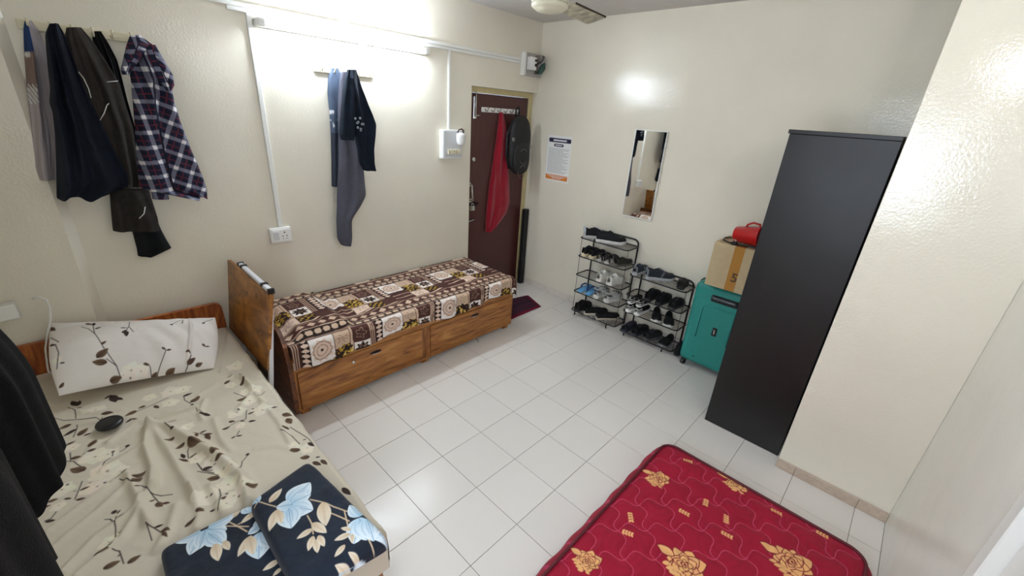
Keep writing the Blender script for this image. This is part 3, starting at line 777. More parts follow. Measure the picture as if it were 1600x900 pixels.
al = sm(.016, .005, q_)[..., None] * .7; pm.C = pm.C * (1 - al) + np.array(srgb(216, 92, 128)) * al
GD = srgb(226, 170, 112); DR = srgb(120, 20, 34)
def rose(P, c, r, ang):
    c = np.array(c); ex = np.array([math.cos(ang), math.sin(ang)]); ey = np.array([-ex[1], ex[0]])
    f = lambda a, b: c + r * (a * ex + b * ey)
    rr_ = random.Random(int(abs(c[0]) * 1000))
    for rad, n_, w_ in ((1.0, 7, .46), (.80, 6, .48), (.60, 5, .50), (.42, 4, .52), (.26, 3, .55)):
        o_ = rr_.uniform(0, 6)
        for k in range(n_):
            a = o_ + k * 2 * PI / n_; l = rad * rr_.uniform(.88, 1.08); i_ = rad * .12
            p0 = f(i_ * math.cos(a), i_ * math.sin(a)); q0 = f(l * math.cos(a), l * math.sin(a) * .86); q1 = f((l - .05) * math.cos(a), (l - .05) * math.sin(a) * .86)
            P.leaf(p0, q0, w_, DR, soft=.0012); P.leaf(p0, q1, w_ * .92, [g * rr_.uniform(.93, 1.04) for g in GD], soft=.0012)
    t = np.linspace(.4, 3.4 * PI, 36)
    P.line([f(.02 * s * math.cos(s), .018 * s * math.sin(s)) for s in t], r * .018, DR, soft=.0012)
    P.leaf(f(-.35, .45), f(-1.05, 1.05), .30, DR, soft=.0012); P.leaf(f(-.38, .48), f(-1.0, 1.0), .26, GD, soft=.0012)
    for k in range(4):
        P.leaf(f(-.75 + .1 * k, .05 - .24 * k), f(-1.1 + .08 * k, .12 - .24 * k), .3, GD, soft=.002); P.leaf(f(-.62 + .1 * k, -.05 - .22 * k), f(-.45 + .12 * k, -.22 - .24 * k), .3, GD, soft=.002)
def sprig(P, c, ang, n=4, l=.016):
    c = np.array(c); ex = np.array([math.cos(ang), math.sin(ang)]); ey = np.array([-ex[1], ex[0]])
    for k in range(n):
        b = c + ex * (k - n / 2) * l * .8
        for s_ in (-1, 1): P.leaf(b, b + ex * l * .55 + ey * s_ * l * .8, .33, GD, soft=.002)
fz = lambda ox_, oy_, s_, x, y: at(ox_ + x / s_, oy_ + y / s_, 2, mt + .01)[:2]
Fq = lambda x, y: fz(840, 680, 4.09, x, y); Gq = lambda x, y: fz(1090, 700, 4.5, x, y)
vang = math.atan2(*(Fq(960, 820) - Fq(960, 700))[::-1])
for conv, x, y, r in [(Fq, 775, 275, 78), (Fq, 322, 800, 92), (Fq, 945, 825, 128), (Gq, 668, 800, 140), (Gq, 285, 240, 95), (Fq, 480, 1130, 110), (Gq, 1040, 1070, 150)]:
    c = conv(x, y); r_ = np.linalg.norm(conv(x + r, y) - c); rose(pm, c, r_, math.atan2(*(conv(x + r, y) - c)[::-1]))
for conv, x, y, a in [(Fq, 965, 160, .3), (Fq, 595, 525, 1.4), (Fq, 580, 625, .4), (Fq, 940, 495, .5), (Fq, 1075, 430, 1.8), (Gq, 560, 445, .4), (Gq, 210, 612, .5), (Gq, 203, 497, 1.6), (Gq, 885, 600, .5)]:
    c = conv(x, y); ex = conv(x + 30 * math.cos(a), y + 30 * math.sin(a)) - c; sprig(pm, c, math.atan2(ex[1], ex[0]))
M_RED = mat_print('mattress_print', rough=.8, bump=.12, sheen=.05)
gridmesh('top_panel', np.stack([X, Y, Z], -1), M_RED, parent=rm, cols=pm.C)
# border: from piping out and down to the floor
ring = rounded_poly(mx0, mx1, my0, my1, rc, 12)
pr_ = []
R0 = []
for i in range(len(ring)):
    a, b_ = ring[i], ring[(i + 1) % len(ring)]; n = max(1, int(math.hypot(b_[0] - a[0], b_[1] - a[1]) / .012))
    for k in range(n): R0.append((a[0] + (b_[0] - a[0]) * k / n, a[1] + (b_[1] - a[1]) * k / n))
R0 = np.array(R0); tg = np.roll(R0, -1, 0) - np.roll(R0, 1, 0); tg /= np.linalg.norm(tg, axis=1)[:, None]; nr = np.stack([tg[:, 1], -tg[:, 0]], -1)
nr *= np.sign(((R0 - R0.mean(0)) * nr).sum(1))[:, None]
prof = [(-.004, mt + .0), (.012, mt - .008), (.032, mt - .030), (.046, .07), (.052, .045), (.050, .02), (.040, .004), (-.1, .002)]
so = 1 + .07 * np.sin(np.arange(len(R0)) * .42)
rows = [np.concatenate([R0 + nr * (o_ * (so[:, None] if 0 < k_ < 6 else 1)), np.full((len(R0), 1), z_)], 1) for k_, (o_, z_) in enumerate(prof)]
P_ = np.stack(rows, 0)
cb = np.empty(P_.shape); cb[:] = RED * .95
s_arc = np.arange(len(R0)) * .012
for k_ in range(1, 6):
    on_ = np.abs(((s_arc + .05 * np.sin(k_)) % .16) - .08) < .007; cb[k_][on_] = srgb(190, 50, 96)
gridmesh('side_border', P_, M_RED, parent=rm, cols=cb, wrap_v=True)
m_ = MB(); m_.tube([(a, b_, mt + .004) for a, b_ in R0], .0075, n=8, closed=True); build('piping', m_, mat('piping_maroon', srgb(86, 6, 24), rough=.6), parent=rm)

# ================================================================== WARDROBE
M_WARD = mat('wardrobe_laminate_black', srgb(16, 14, 15), rough=.42, var=.25, vscale=5, bump=.1, bscale=260, rvar=.08)
wx0, wx1, wy0, wy1, wz = 1.838, 2.685, -1.992, -1.537, 1.885
wr_ = thing('wardrobe', 'tall black laminate wardrobe beside the turquoise suitcase', 'wardrobe', ((wx0 + wx1) / 2, (wy0 + wy1) / 2, 0))
m_ = MB(); m_.box(wx0, wx0 + .02, wy0, wy1, .0, wz - .02, bev=.002); build('side_panel', m_, M_WARD, parent=wr_)
m_ = MB(); m_.box(wx1 - .02, wx1, wy0, wy1, .0, wz - .02, bev=.002); build('side_panel', m_, M_WARD, parent=wr_)
m_ = MB(); m_.box(wx0 - .006, wx1, wy0, wy1 + .008, wz - .02, wz, bev=.002); build('top_panel', m_, M_WARD, parent=wr_)
m_ = MB(); m_.box(wx0 + .02, wx1 - .02, wy0, wy0 + .01, .06, wz - .02); build('back_panel', m_, M_WARD, parent=wr_)
m_ = MB(); m_.box(wx0 + .02, wx1 - .02, wy0 + .02, wy1 - .03, 0, .06); build('plinth', m_, M_WARD, parent=wr_)
xm = (wx0 + wx1) / 2
for xa_, xb_, hx in ((wx0 + .021, xm - .001, xm - .04), (xm + .001, wx1 - .021, xm + .04)):
    m_ = MB(); m_.box(xa_, xb_, wy1 - .02, wy1, .065, wz - .022, bev=.002); dd = build('door', m_, M_WARD, parent=wr_)
    m_ = MB(); m_.tube([(hx, wy1, .9), (hx, wy1 + .03, .91), (hx, wy1 + .03, 1.09), (hx, wy1, 1.1)], .006); build('handle', m_, M_CHROME, parent=dd)

# ================================================================== PILLOW, BLANKET AND SMALL THINGS ON THE FLORAL BED
_pc = np.array([at(80, 503, 1, .85), at(336, 495, 1, .84), at(334, 574, 2, .484), at(92, 617, 2, .484)])
pp0 = _pc.mean(0); pn = np.linalg.svd(_pc - pp0)[2][2]; pn = pn if pn[2] > 0 else -pn
pe1 = np.array([1.0, 0, 0]) - pn * pn[0]; pe1 /= np.linalg.norm(pe1); pe2 = np.cross(pn, pe1); pe2 = pe2 if pe2[2] > 0 else -pe2
def pl2(px, py):
    q = at_plane(px, py, pp0 + pn * .02, pn) - pp0; return np.array([q @ pe1, q @ pe2])
cTL, cTR, cBR, cBL = pl2(80, 503), pl2(336, 495), pl2(334, 574), pl2(92, 617)
n1, n2 = 260, 130
S, Tt = np.meshgrid(np.linspace(0, 1, n1), np.linspace(0, 1, n2), indexing='ij')
bow = .035 * np.sin(PI * S) * (1 - 2 * Tt) * .6
UV = ((1 - S) * (1 - Tt))[..., None] * cBL + (S * (1 - Tt))[..., None] * cBR + ((1 - S) * Tt)[..., None] * cTL + (S * Tt)[..., None] * cTR
UV[..., 1] += bow * .5
UV[..., 0] += -.02 * np.sin(PI * Tt) * (1 - 2 * S)
prf = (np.clip(1 - np.abs(2 * S - 1) ** 2.2, 0, 1) ** .5) * (np.clip(1 - np.abs(2 * Tt - 1) ** 2.0, 0, 1) ** .7)
wrk = .006 * np.sin((UV[..., 0] * 60 + 6 * UV[..., 1]) + 2 * np.sin(UV[..., 1] * 14)) * sm(.45, .7, S) * sm(0, .2, Tt) + .012 * (fbm(UV[..., 0] * 6, UV[..., 1] * 9, 77) - .5) + .012 * np.exp(-((S - .80 - .02 * Tt) / .012) ** 2)
front = pp0 + UV[..., :1] * pe1 + UV[..., 1:] * pe2 + (.014 + .088 * prf + 1.8 * wrk * prf)[..., None] * pn
back = pp0 + UV[..., :1] * pe1 + UV[..., 1:] * pe2 + (.012 - .012 * prf)[..., None] * pn
pil = thing('pillow', 'cream floral pillow leaning on the wooden headboard', 'pillow', (-.8, .76, .46))
PW = srgb(232, 226, 220)
pp = Paint(UV[..., 0], UV[..., 1], PW)
Ev = lambda x, y: pl2(60 + x / 5.333, 480 + y / 5.333)
_FL = FL; FL = srgb(248, 242, 230)
motifs(pp, Ev,
  [(85,165,145,210),(400,160,455,190),(470,200,468,158),(480,240,540,222),(695,240,750,243),(710,300,748,262),(742,275,748,332),(1035,412,1070,430),(1075,432,1115,412),(880,515,935,525),(850,615,930,610),(1000,600,1050,570),(1230,420,1275,440),(1240,505,1310,455),(1365,345,1392,368),(1390,365,1430,362),(970,665,1050,665),(100,330,150,350),(190,500,235,505)],
  [(500,490,595,425),(585,520,460,515),(540,395,582,368),(595,630,700,600),(945,592,990,555),(1060,572,1140,525),(1310,505,1368,478),(180,680,215,640)],
  [[(465,195),(480,280),(560,420),(660,540)],[(370,210),(430,235),(485,290)],[(580,495),(660,540),(690,610)],[(765,165),(765,215),(745,270)],[(765,230),(805,290)],[(1112,195),(1210,155)],[(1202,190),(1208,160)],[(1378,165),(1450,105)],[(1070,430),(980,590)],[(935,530),(945,600)],[(1275,445),(1240,520),(1200,560)],[(105,265),(180,330)],[(150,340),(180,420),(160,540)]],
  [(780,560,85),(860,560,60),(600,180,50),(690,185,45),(165,470,50),(710,590,40)], [(1112,202,14),(1202,192,8),(1376,168,12),(768,600,8)])
FL = _FL
M_PIL = mat_print('pillow_print', bump=.06)
gridmesh('front_cover', front, M_PIL, parent=pil, cols=pp.C)
bc = np.empty(back.shape); bc[:] = PW
gridmesh('back_cover', back[::-1], M_PIL, parent=pil, cols=bc)

M_BLK = mat_print('blanket_print', rough=.8, sheen=.15, bump=.25, bscale=220)
bk = thing('blanket', 'folded navy plush blanket with pale blue flowers on the floral bed', 'blanket', (-.6, -.95, .46))
def D_(x, y, z): return at(260 + x / 4.444, 700 + y / 4.444, 2, z)[:2]
NAVY = np.array(srgb(20, 30, 46))
def slab(name, quad, z0, H, n1, n2, paint_fn, seed):
    S, Tt = np.meshgrid(np.linspace(0, 1, n1), np.linspace(0, 1, n2), indexing='ij')
    q = [np.array(c) for c in quad]
    G = ((1 - S) * (1 - Tt))[..., None] * q[0] + (S * (1 - Tt))[..., None] * q[1] + (S * Tt)[..., None] * q[2] + ((1 - S) * Tt)[..., None] * q[3]
    cc = np.maximum(np.abs(2 * S - 1), np.abs(2 * Tt - 1)); rr_ = (np.abs(2 * S - 1) ** 14 + np.abs(2 * Tt - 1) ** 14) ** (1 / 14)
    k = cc / np.maximum(rr_, 1e-6); k = np.where(cc < 1e-3, 1, np.minimum(k, 1)); mid = sum(q) / 4
    G = mid + (G - mid) * k[..., None]
    pr2 = np.clip(1 - cc ** 16, 0, 1) ** .5
    Zt = z0 + H * pr2 + (.014 * (fbm(G[..., 0] * 9, G[..., 1] * 9, seed) - .5)) * pr2
    P = Paint(G[..., 0], G[..., 1], NAVY); P.C *= (1 + .9 * (fbm(G[..., 0] * 22, G[..., 1] * 22, seed + 3, 3) - .42))[..., None]
    paint_fn(P)
    o = gridmesh(name, np.concatenate([G, Zt[..., None]], -1), M_BLK, parent=bk, cols=P.C)
    Zb = np.full(S.shape, z0); cb = np.empty(S.shape + (3,)); cb[:] = NAVY
    gridmesh('underside', np.concatenate([G, Zb[..., None]], -1)[::-1, ::10][::10], M_BLK, parent=o, cols=cb[::-1, ::10][::10])
    return o
PB = srgb(232, 240, 246); PB2 = srgb(182, 212, 232); BE = srgb(240, 230, 212); BE2 = srgb(206, 182, 152)
def petals(P, cv, lst, w=.42):
    for (a, b, c, d) in lst:
        P.leaf(cv(a, b), cv(c, d), w, PB2, PB, soft=.0012, vein=srgb(104, 150, 186))
def beige(P, cv, lst, w=.22):
    for (a, b, c, d) in lst: P.leaf(cv(a, b), cv(c, d), w, BE2, BE, soft=.0018, vein=BE2)
def paint_low(P):
    cv = lambda x, y: D_(x, y, .505)
    for s_ in [[(430, 510), (500, 545), (560, 580)], [(390, 540), (570, 545)], [(500, 530), (600, 480)]]: P.line([cv(*q) for q in s_], .0016, BE2)
    petals(P, cv, [(240, 575, 55, 650), (250, 580, 160, 740), (270, 560, 225, 700), (280, 560, 420, 565), (290, 590, 405, 665), (290, 545, 490, 445)], .36)
    petals(P, cv, [(650, 545, 565, 600), (650, 590, 640, 770), (670, 580, 775, 672), (650, 560, 640, 490)], .42)
    beige(P, cv, [(335, 660, 360, 780), (395, 640, 437, 705), (470, 480, 505, 405), (590, 610, 495, 752), (575, 615, 605, 740), (615, 450, 518, 525), (785, 775, 668, 850), (800, 725, 858, 800), (800, 830, 740, 890), (825, 820, 845, 895), (640, 385, 695, 265)])
    petals(P, cv, [(640, 385, 560, 320), (620, 440, 560, 360)], .5)
def paint_up(P):
    cv = lambda x, y: D_(x, y, .548)
    for s_ in [[(610, 405), (640, 375), (760, 410)], [(1000, 365), (1110, 385), (1250, 440), (1300, 435)], [(1145, 450), (1270, 510)], [(1235, 435), (1260, 540)], [(980, 475), (1010, 530), (1020, 600)], [(1390, 615), (1435, 680)]]: P.line([cv(*q) for q in s_], .0016, BE2)
    petals(P, cv, [(850, 390, 1000, 245), (870, 390, 1005, 325), (860, 415, 1020, 435), (850, 420, 868, 562), (870, 400, 762, 415)], .44)
    petals(P, cv, [(1350, 470, 1272, 392), (1360, 480, 1300, 668), (1340, 490, 1390, 640), (1420, 520, 1530, 625), (1390, 480, 1440, 640)], .4)
    beige(P, cv, [(715, 380, 802, 284), (775, 430, 714, 572), (775, 440, 802, 530), (1085, 380, 1108, 542), (1015, 565, 905, 635), (1015, 525, 1112, 592), (1020, 615, 985, 716), (1038, 640, 1050, 730), (1055, 612, 1098, 685), (1280, 570, 1212, 556), (1278, 598, 1166, 645), (1240, 675, 1168, 755), (1335, 750, 1262, 722), (1295, 810, 1168, 802), (1290, 600, 1292, 665)])
    petals(P, cv, [(1250, 870, 1400, 715), (1200, 880, 1260, 830), (640, 380, 585, 300)], .25)
slab('folded_layer', [D_(-60, 690, .50), D_(600, 365, .50), D_(960, 960, .50), D_(60, 1240, .50)], .466, .040, 300, 270, paint_low, 5)
slab('folded_layer', [D_(985, 70, .54), D_(1562, 625, .54), D_(900, 1010, .54), D_(560, 372, .54)], .492, .058, 300, 240, paint_up, 15)
m_ = MB(); m_.tube([(*D_(1515, 650, .50), .505), (*D_(1370, 760, .50), .51), (*D_(1190, 880, .50), .505)], [.012, .015, .012]); build('rolled_edge', m_, mat('blanket_underside_blue', srgb(190, 206, 216), rough=.9), parent=bk)

pc = at(171, 661.5, 2, .478)
m_ = MB(); m_.lathe([(0, 0), (.040, 0), (.047, .004), (.048, .014), (.044, .020), (.03, .0215), (0, .022)], (pc[0], pc[1], .468), n=36)
pk = thing('charging_puck', 'round black charging puck lying on the floral bedsheet', 'charger', (pc[0], pc[1], .468))
build('body', m_, mat('puck_black', srgb(16, 18, 22), rough=.35), parent=pk)
m_ = MB(); m_.lathe([(.030, .0218), (.032, .0226), (.034, .0218)], (pc[0], pc[1], .468), n=36, cap=False); build('rim', m_, M_BLACK, parent=pk)
m_ = MB(); m_.tube([at(a, b, 2, .476) for a, b in ((158, 657), (150, 652), (128, 655), (100, 657), (84, 653))], .0026, n=6); build('cable', m_, mat('cable_grey', srgb(150, 146, 140), rough=.5), parent=pk)

# plug adapter and cable at the head of the bed
pl = thing('wall_socket', 'white wall socket plate behind the floral bed', 'socket', (-1.325, .94, .76))
m_ = MB(); m_.box(-1.358, -1.29, .925, .939, .755, .885, bev=.004); build('plate', m_, M_WHITE, parent=pl)
m_ = MB(); m_.box(-1.345, -1.305, .919, .926, .85, .875, bev=.002); build('switch', m_, M_WHITE, parent=pl)
ad = thing('phone_charger', 'white plug-in charger with a white cable above the pillow', 'charger', (-1.23, .90, .79))
m_ = MB(); m_.box(-1.287, -1.165, .865, .924, .785, .86, bev=.006, seg=2, M=Matrix.Translation((-1.22, .9, .82)) @ Matrix.Rotation(-.05, 4, 'Y') @ Matrix.Translation((1.22, -.9, -.82))); build('body', m_, M_WHITE, parent=ad)
cp = [at(a, b, 1, y) for a, b, y in ((50, 467, .895), (62, 464, .89), (72, 468, .88), (78, 480, .87), (79, 500, .86), (74, 522, .855), (71, 545, .85), (74, 570, .85), (80, 590, .84), (87, 602, .82))]
cp = [np.array([q[0], q[1], max(q[2], .482)]) for q in cp]
m_ = MB(); m_.tube(cp, .0045, n=8); build('cable', m_, M_WHITE, parent=ad)

# ================================================================== FOLDED TABLE BETWEEN THE BEDS
ft = thing('folding_table', 'folded laptop table with walnut board and white legs between the beds', 'table', (-.25, .6, 0))
A4 = [np.array(v) for v in ((-.243, .955, .880), (-.220, .248, .872), (-.298, .278, .405), (-.314, .955, .405))]
th = .018
nb = np.cross(A4[1] - A4[0], A4[3] - A4[0]); nb /= np.linalg.norm(nb)
if nb[0] > 0: nb = -nb
V_ = A4 + [v - nb * th for v in A4]
m_ = MB(); m_.add(V_, [(0, 1, 2, 3), (7, 6, 5, 4), (0, 4, 5, 1), (1, 5, 6, 2), (2, 6, 7, 3), (3, 7, 4, 0)]); build('board', m_, mat_wood('walnut_table_board', [srgb(96, 54, 18), srgb(142, 90, 34), srgb(164, 108, 46), srgb(184, 128, 62)], scale=(6, 2.2, 5), rough=.35, seed=4.2), parent=ft)
M_WM = mat('white_powdercoat', srgb(226, 228, 232), rough=.35)
m_ = MB(); m_.box(-.222, -.196, .275, .80, .872, .896, bev=.004); build('leg_bar', m_, M_WM, parent=ft)
for y in (.283, .792):
    m_ = MB(); m_.box(-.221, -.197, y - .013, y + .013, 0.0, .872, bev=.003); m_.v = [(a_ - (.872 - c_) * .140, b_, c_) for a_, b_, c_ in m_.v]; build('leg', m_, M_WM, parent=ft)
for y in (.262, .80):
    m_ = MB(); m_.box(-.226, -.190, y, y + .02, .866, .900, bev=.004); build('end_cap', m_, M_BLACK, parent=ft)
for y in (.36, .73):
    m_ = MB(); m_.box(-.228, -.190, y, y + .025, .884, .902, bev=.003); build('clip', m_, M_BLACK, parent=ft)

# ================================================================== WALL FITTINGS
def conduit(label, box, lid=True):
    x0, x1, z0, z1 = box
    t = thing('cable_conduit', label, 'conduit', ((x0 + x1) / 2, YB, z0), group='white cable conduits on the back wall')
    m_ = MB(); m_.box(x0, x1, YB - .014, YB - .0005, z0, z1, bev=.001); build('channel', m_, M_WHITE, parent=t)
    m_ = MB(); q = .0025
    m_.box(x0 + (q if x1 - x0 < z1 - z0 else 0), x1 - (q if x1 - x0 < z1 - z0 else 0), YB - .0165, YB - .0135, z0 + (q if x1 - x0 > z1 - z0 else 0), z1 - (q if x1 - x0 > z1 - z0 else 0), bev=.001); build('cover', m_, M_WHITE, parent=t)
conduit('white vertical cable conduit running down to the small wall socket', (.092, .120, 1.052, 2.306))
conduit('thin white vertical conduit running down to the switchboard by the door', (1.549, 1.570, 1.706, 2.306))
conduit('upper long horizontal white cable conduit above the tube light', (-.30, 2.405, 2.330, 2.354))
conduit('lower long horizontal white cable conduit directly above the tube light', (-.0, 2.405, 2.306, 2.328))

sk = thing('wall_socket', 'small white switch and socket plate at the foot of the vertical conduit', 'socket', (.095, YB, .946))
m_ = MB(); m_.box(.028, .162, YB - .04, YB - .0005, .944, 1.046, bev=.006, seg=2); build('box', m_, M_WHITE, parent=sk)
m_ = MB(); m_.box(.036, .154, YB - .044, YB - .039, .952, 1.038, bev=.003); build('plate', m_, mat('white_plate_bright', srgb(244, 244, 242), rough=.3), parent=sk)
m_ = MB(); m_.box(.044, .078, YB - .049, YB - .043, .966, 1.024, bev=.003); build('switch', m_, mat('switch_grey_white', srgb(214, 216, 218), rough=.3), parent=sk)
m_ = MB()
for hx, hz, r in ((.115, 1.015, .005), (.102, .99, .004), (.128, .99, .004), (.104, .972, .003), (.126, .972, .003)): m_.lathe([(0, 0), (r, 0), (r, .001), (0, .001)], (hx, YB - .0438, hz), n=10, axis=(0, -1, 0))
build('socket_hole', m_, M_BLACK, parent=sk)

sb = thing('switchboard', 'white switchboard with a row of switches beside the brown door', 'switchboard', (1.57, YB, 1.465))
m_ = MB(); m_.box(1.462, 1.682, YB - .05, YB - .0005, 1.466, 1.705, bev=.004); build('box', m_, M_WHITE, parent=sb)
m_ = MB(); m_.box(1.470, 1.674, YB - .054, YB - .049, 1.474, 1.697, bev=.002); build('plate', m_, mat('laminate_pale_grey', srgb(214, 216, 218), rough=.3), parent=sb)
for k in range(6):
    m_ = MB(); m_.box(1.512 + k * .0255, 1.530 + k * .0255, YB - .064, YB - .053, 1.505, 1.548, bev=.003); build('switch', m_, mat('switch_ivory', srgb(214, 206, 178), rough=.35), parent=sb)
for k in range(7):
    m_ = MB(); m_.lathe([(0, 0), (.0035, 0), (.0035, .002), (0, .002)], (1.505 + k * .0255, YB - .0538, 1.494), n=8, axis=(0, -1, 0)); build('screw', m_, mat('screw_dark', srgb(90, 80, 60), rough=.4, metal=.6), parent=sb)
rp = thing('mosquito_repellent', 'small white plug-in dispenser with a brown cord on the switchboard', 'appliance', (1.62, YB - .06, 1.57))
m_ = MB()
S, Tt = np.meshgrid(np.linspace(0, 2 * PI, 28, endpoint=False), np.linspace(0, 1, 14), indexing='ij')
ww = .047 * (1 - .25 * Tt[:, ::-1] ** 1.5); zz_ = 1.575 + .115 * Tt
rad = np.sqrt(np.clip(1 - np.abs(2 * Tt - 1) ** 5, 0, 1))
Pp = np.stack([1.625 + ww * rad * np.cos(S), YB - .094 + .032 * rad * np.sin(S), zz_], -1)
gridmesh('housing', Pp, mat('glossy_white_plastic', srgb(240, 240, 240), rough=.2), parent=rp, wrap_u=True)
m_ = MB(); m_.tube([(1.600, YB - .08, 1.685), (1.605, YB - .09, 1.708), (1.63, YB - .095, 1.716), (1.655, YB - .09, 1.705), (1.668, YB - .075, 1.685)], .006, n=8); build('cord', m_, mat('cord_brown', srgb(70, 40, 34), rough=.5), parent=rp)
m_ = MB(); m_.box(1.63, 1.655, YB - .1185, YB - .1165, 1.648, 1.654); m_.box(1.636, 1.648, YB - .1185, YB - .1165, 1.657, 1.664); build('badge', m_, mat('badge_grey', srgb(90, 96, 110), rough=.5), parent=rp)

mc = thing('fuse_board', 'small electrical board with breaker and loose wires in the corner above the door', 'fuse board', (2.55, YB, 2.21))
m_ = MB(); m_.box(2.446, 2.690, YB - .035, YB - .0005, 2.212, 2.408, bev=.003); build('backing', m_, mat('board_grey', srgb(176, 172, 168), rough=.6), parent=mc)
m_ = MB(); m_.box(2.415, 2.445, YB - .05, YB - .0005, 2.212, 2.408, bev=.003); build('side_strip', m_, M_WHITE, parent=mc)
m_ = MB(); m_.box(2.468, 2.555, YB - .085, YB - .034, 2.262, 2.372, bev=.004); br = build('breaker', m_, mat('breaker_white', srgb(240, 240, 240), rough=.3), parent=mc)
m_ = MB(); m_.box(2.525, 2.55, YB - .0865, YB - .084, 2.335, 2.355); m_.box(2.528, 2.545, YB - .098, YB - .084, 2.292, 2.318, bev=.002); build('toggle', m_, M_BLACK, parent=br)
m_ = MB(); m_.tube([(2.62, YB - .04, 2.245), (2.625, YB - .075, 2.26), (2.635, YB - .09, 2.29), (2.655, YB - .08, 2.32), (2.66, YB - .05, 2.325)], [.012, .026, .03, .026, .012], n=10); build('green_fuse', m_, mat('fuse_green', srgb(52, 84, 74), rough=.5), parent=mc)
for k, (pts, cl) in enumerate([([(2.56, YB - .05, 2.37), (2.59, YB - .07, 2.395), (2.61, YB - .06, 2.35), (2.60, YB - .05, 2.28), (2.57, YB - .05, 2.235), (2.62, YB - .05, 2.24)], srgb(120, 100, 92)), ([(2.58, YB - .045, 2.39), (2.585, YB - .07, 2.34), (2.575, YB - .06, 2.28), (2.59, YB - .05, 2.24)], srgb(90, 76, 72)), ([(2.60, YB - .05, 2.32), (2.63, YB - .085, 2.35), (2.66, YB - .08, 2.39), (2.675, YB - .05, 2.40)], srgb(30, 30, 34)), ([(2.61, YB - .05, 2.30), (2.64, YB - .09, 2.335), (2.67, YB - .08, 2.37), (2.682, YB - .05, 2.375)], srgb(200, 200, 200))]):
    m_ = MB(); m_.tube(pts, .006, n=6); build('wire', m_, mat('wire_%d' % k, cl, rough=.5), parent=mc)

def hook_rail(label, x0, x1, y, z0, z1, nh, hookmat, backmat, out=-1, slope=0.0):
    t = thing('hook_rail', label, 'hook rail', ((x0 + x1) / 2, y, z0))
    m_ = MB(); m_.box(x0, x1, y - .012, y, z0, z1, bev=.003); build('backing_strip', m_, backmat, parent=t)
    for k in range(nh):
        x = x0 + (k + .5) * (x1 - x0) / nh; zc = (z0 + z1) / 2
        m_ = MB(); m_.tube([(x, y - .010, zc + .004), (x, y - .022, zc - .012), (x, y - .04, zc - .012), (x, y - .052, zc + .004), (x, y - .056, zc + .022)], [.005, .005, .005, .005, .006], n=8)
        m_.lathe([(0, 0), (.008, 0), (.008, .004), (0, .004)], (x, y - .012, zc), n=10, axis=(0, -1, 0)); build('hook', m_, hookmat, parent=t)
    return t
M_RAILC = mat('rail_cream_plastic', srgb(226, 218, 190), rough=.4)
hook_rail('long cream hook rail holding the row of jackets and the plaid shirt', -.838, -.42, YB, 2.078, 2.118, 6, M_RAILC, M_RAILC)
hook_rail('cream hook rail with dark clothes below the tube light', .447, .877, YB, 2.040, 2.082, 5, M_RAILC, M_RAILC)
hook_rail('white hook rail fixed to the brown door', 2.00, 2.50, DY, 1.862, 1.905, 6, M_CHROME, M_WHITE)

# dangling wire from the ceiling to the tube light, knotted at the conduit
m_ = MB(); w0 = at(533, 0, 1, YB - .03); w1 = at(537, 30, 1, YB - .03)
m_.tube([(w0[0] - .02, YB - .02, ZC - .001), (w0[0], YB - .03, w0[2]), (w1[0], YB - .03, w1[2]), (w1[0] + .02, YB - .035, w1[2] - .05), (w1[0] + .06, YB - .04, w1[2] - .09)], .0055, n=6)
m_.tube([(w1[0], YB - .03, w1[2] + .005), (w1[0] + .02, YB - .045, w1[2] - .03), (w1[0] + .035, YB - .04, w1[2] - .045)], [.006, .014, .006], n=6)
build('hanging_wire', m_, M_WHITE, label='white taped wire dropping from the ceiling to the tube light', cat='wire')

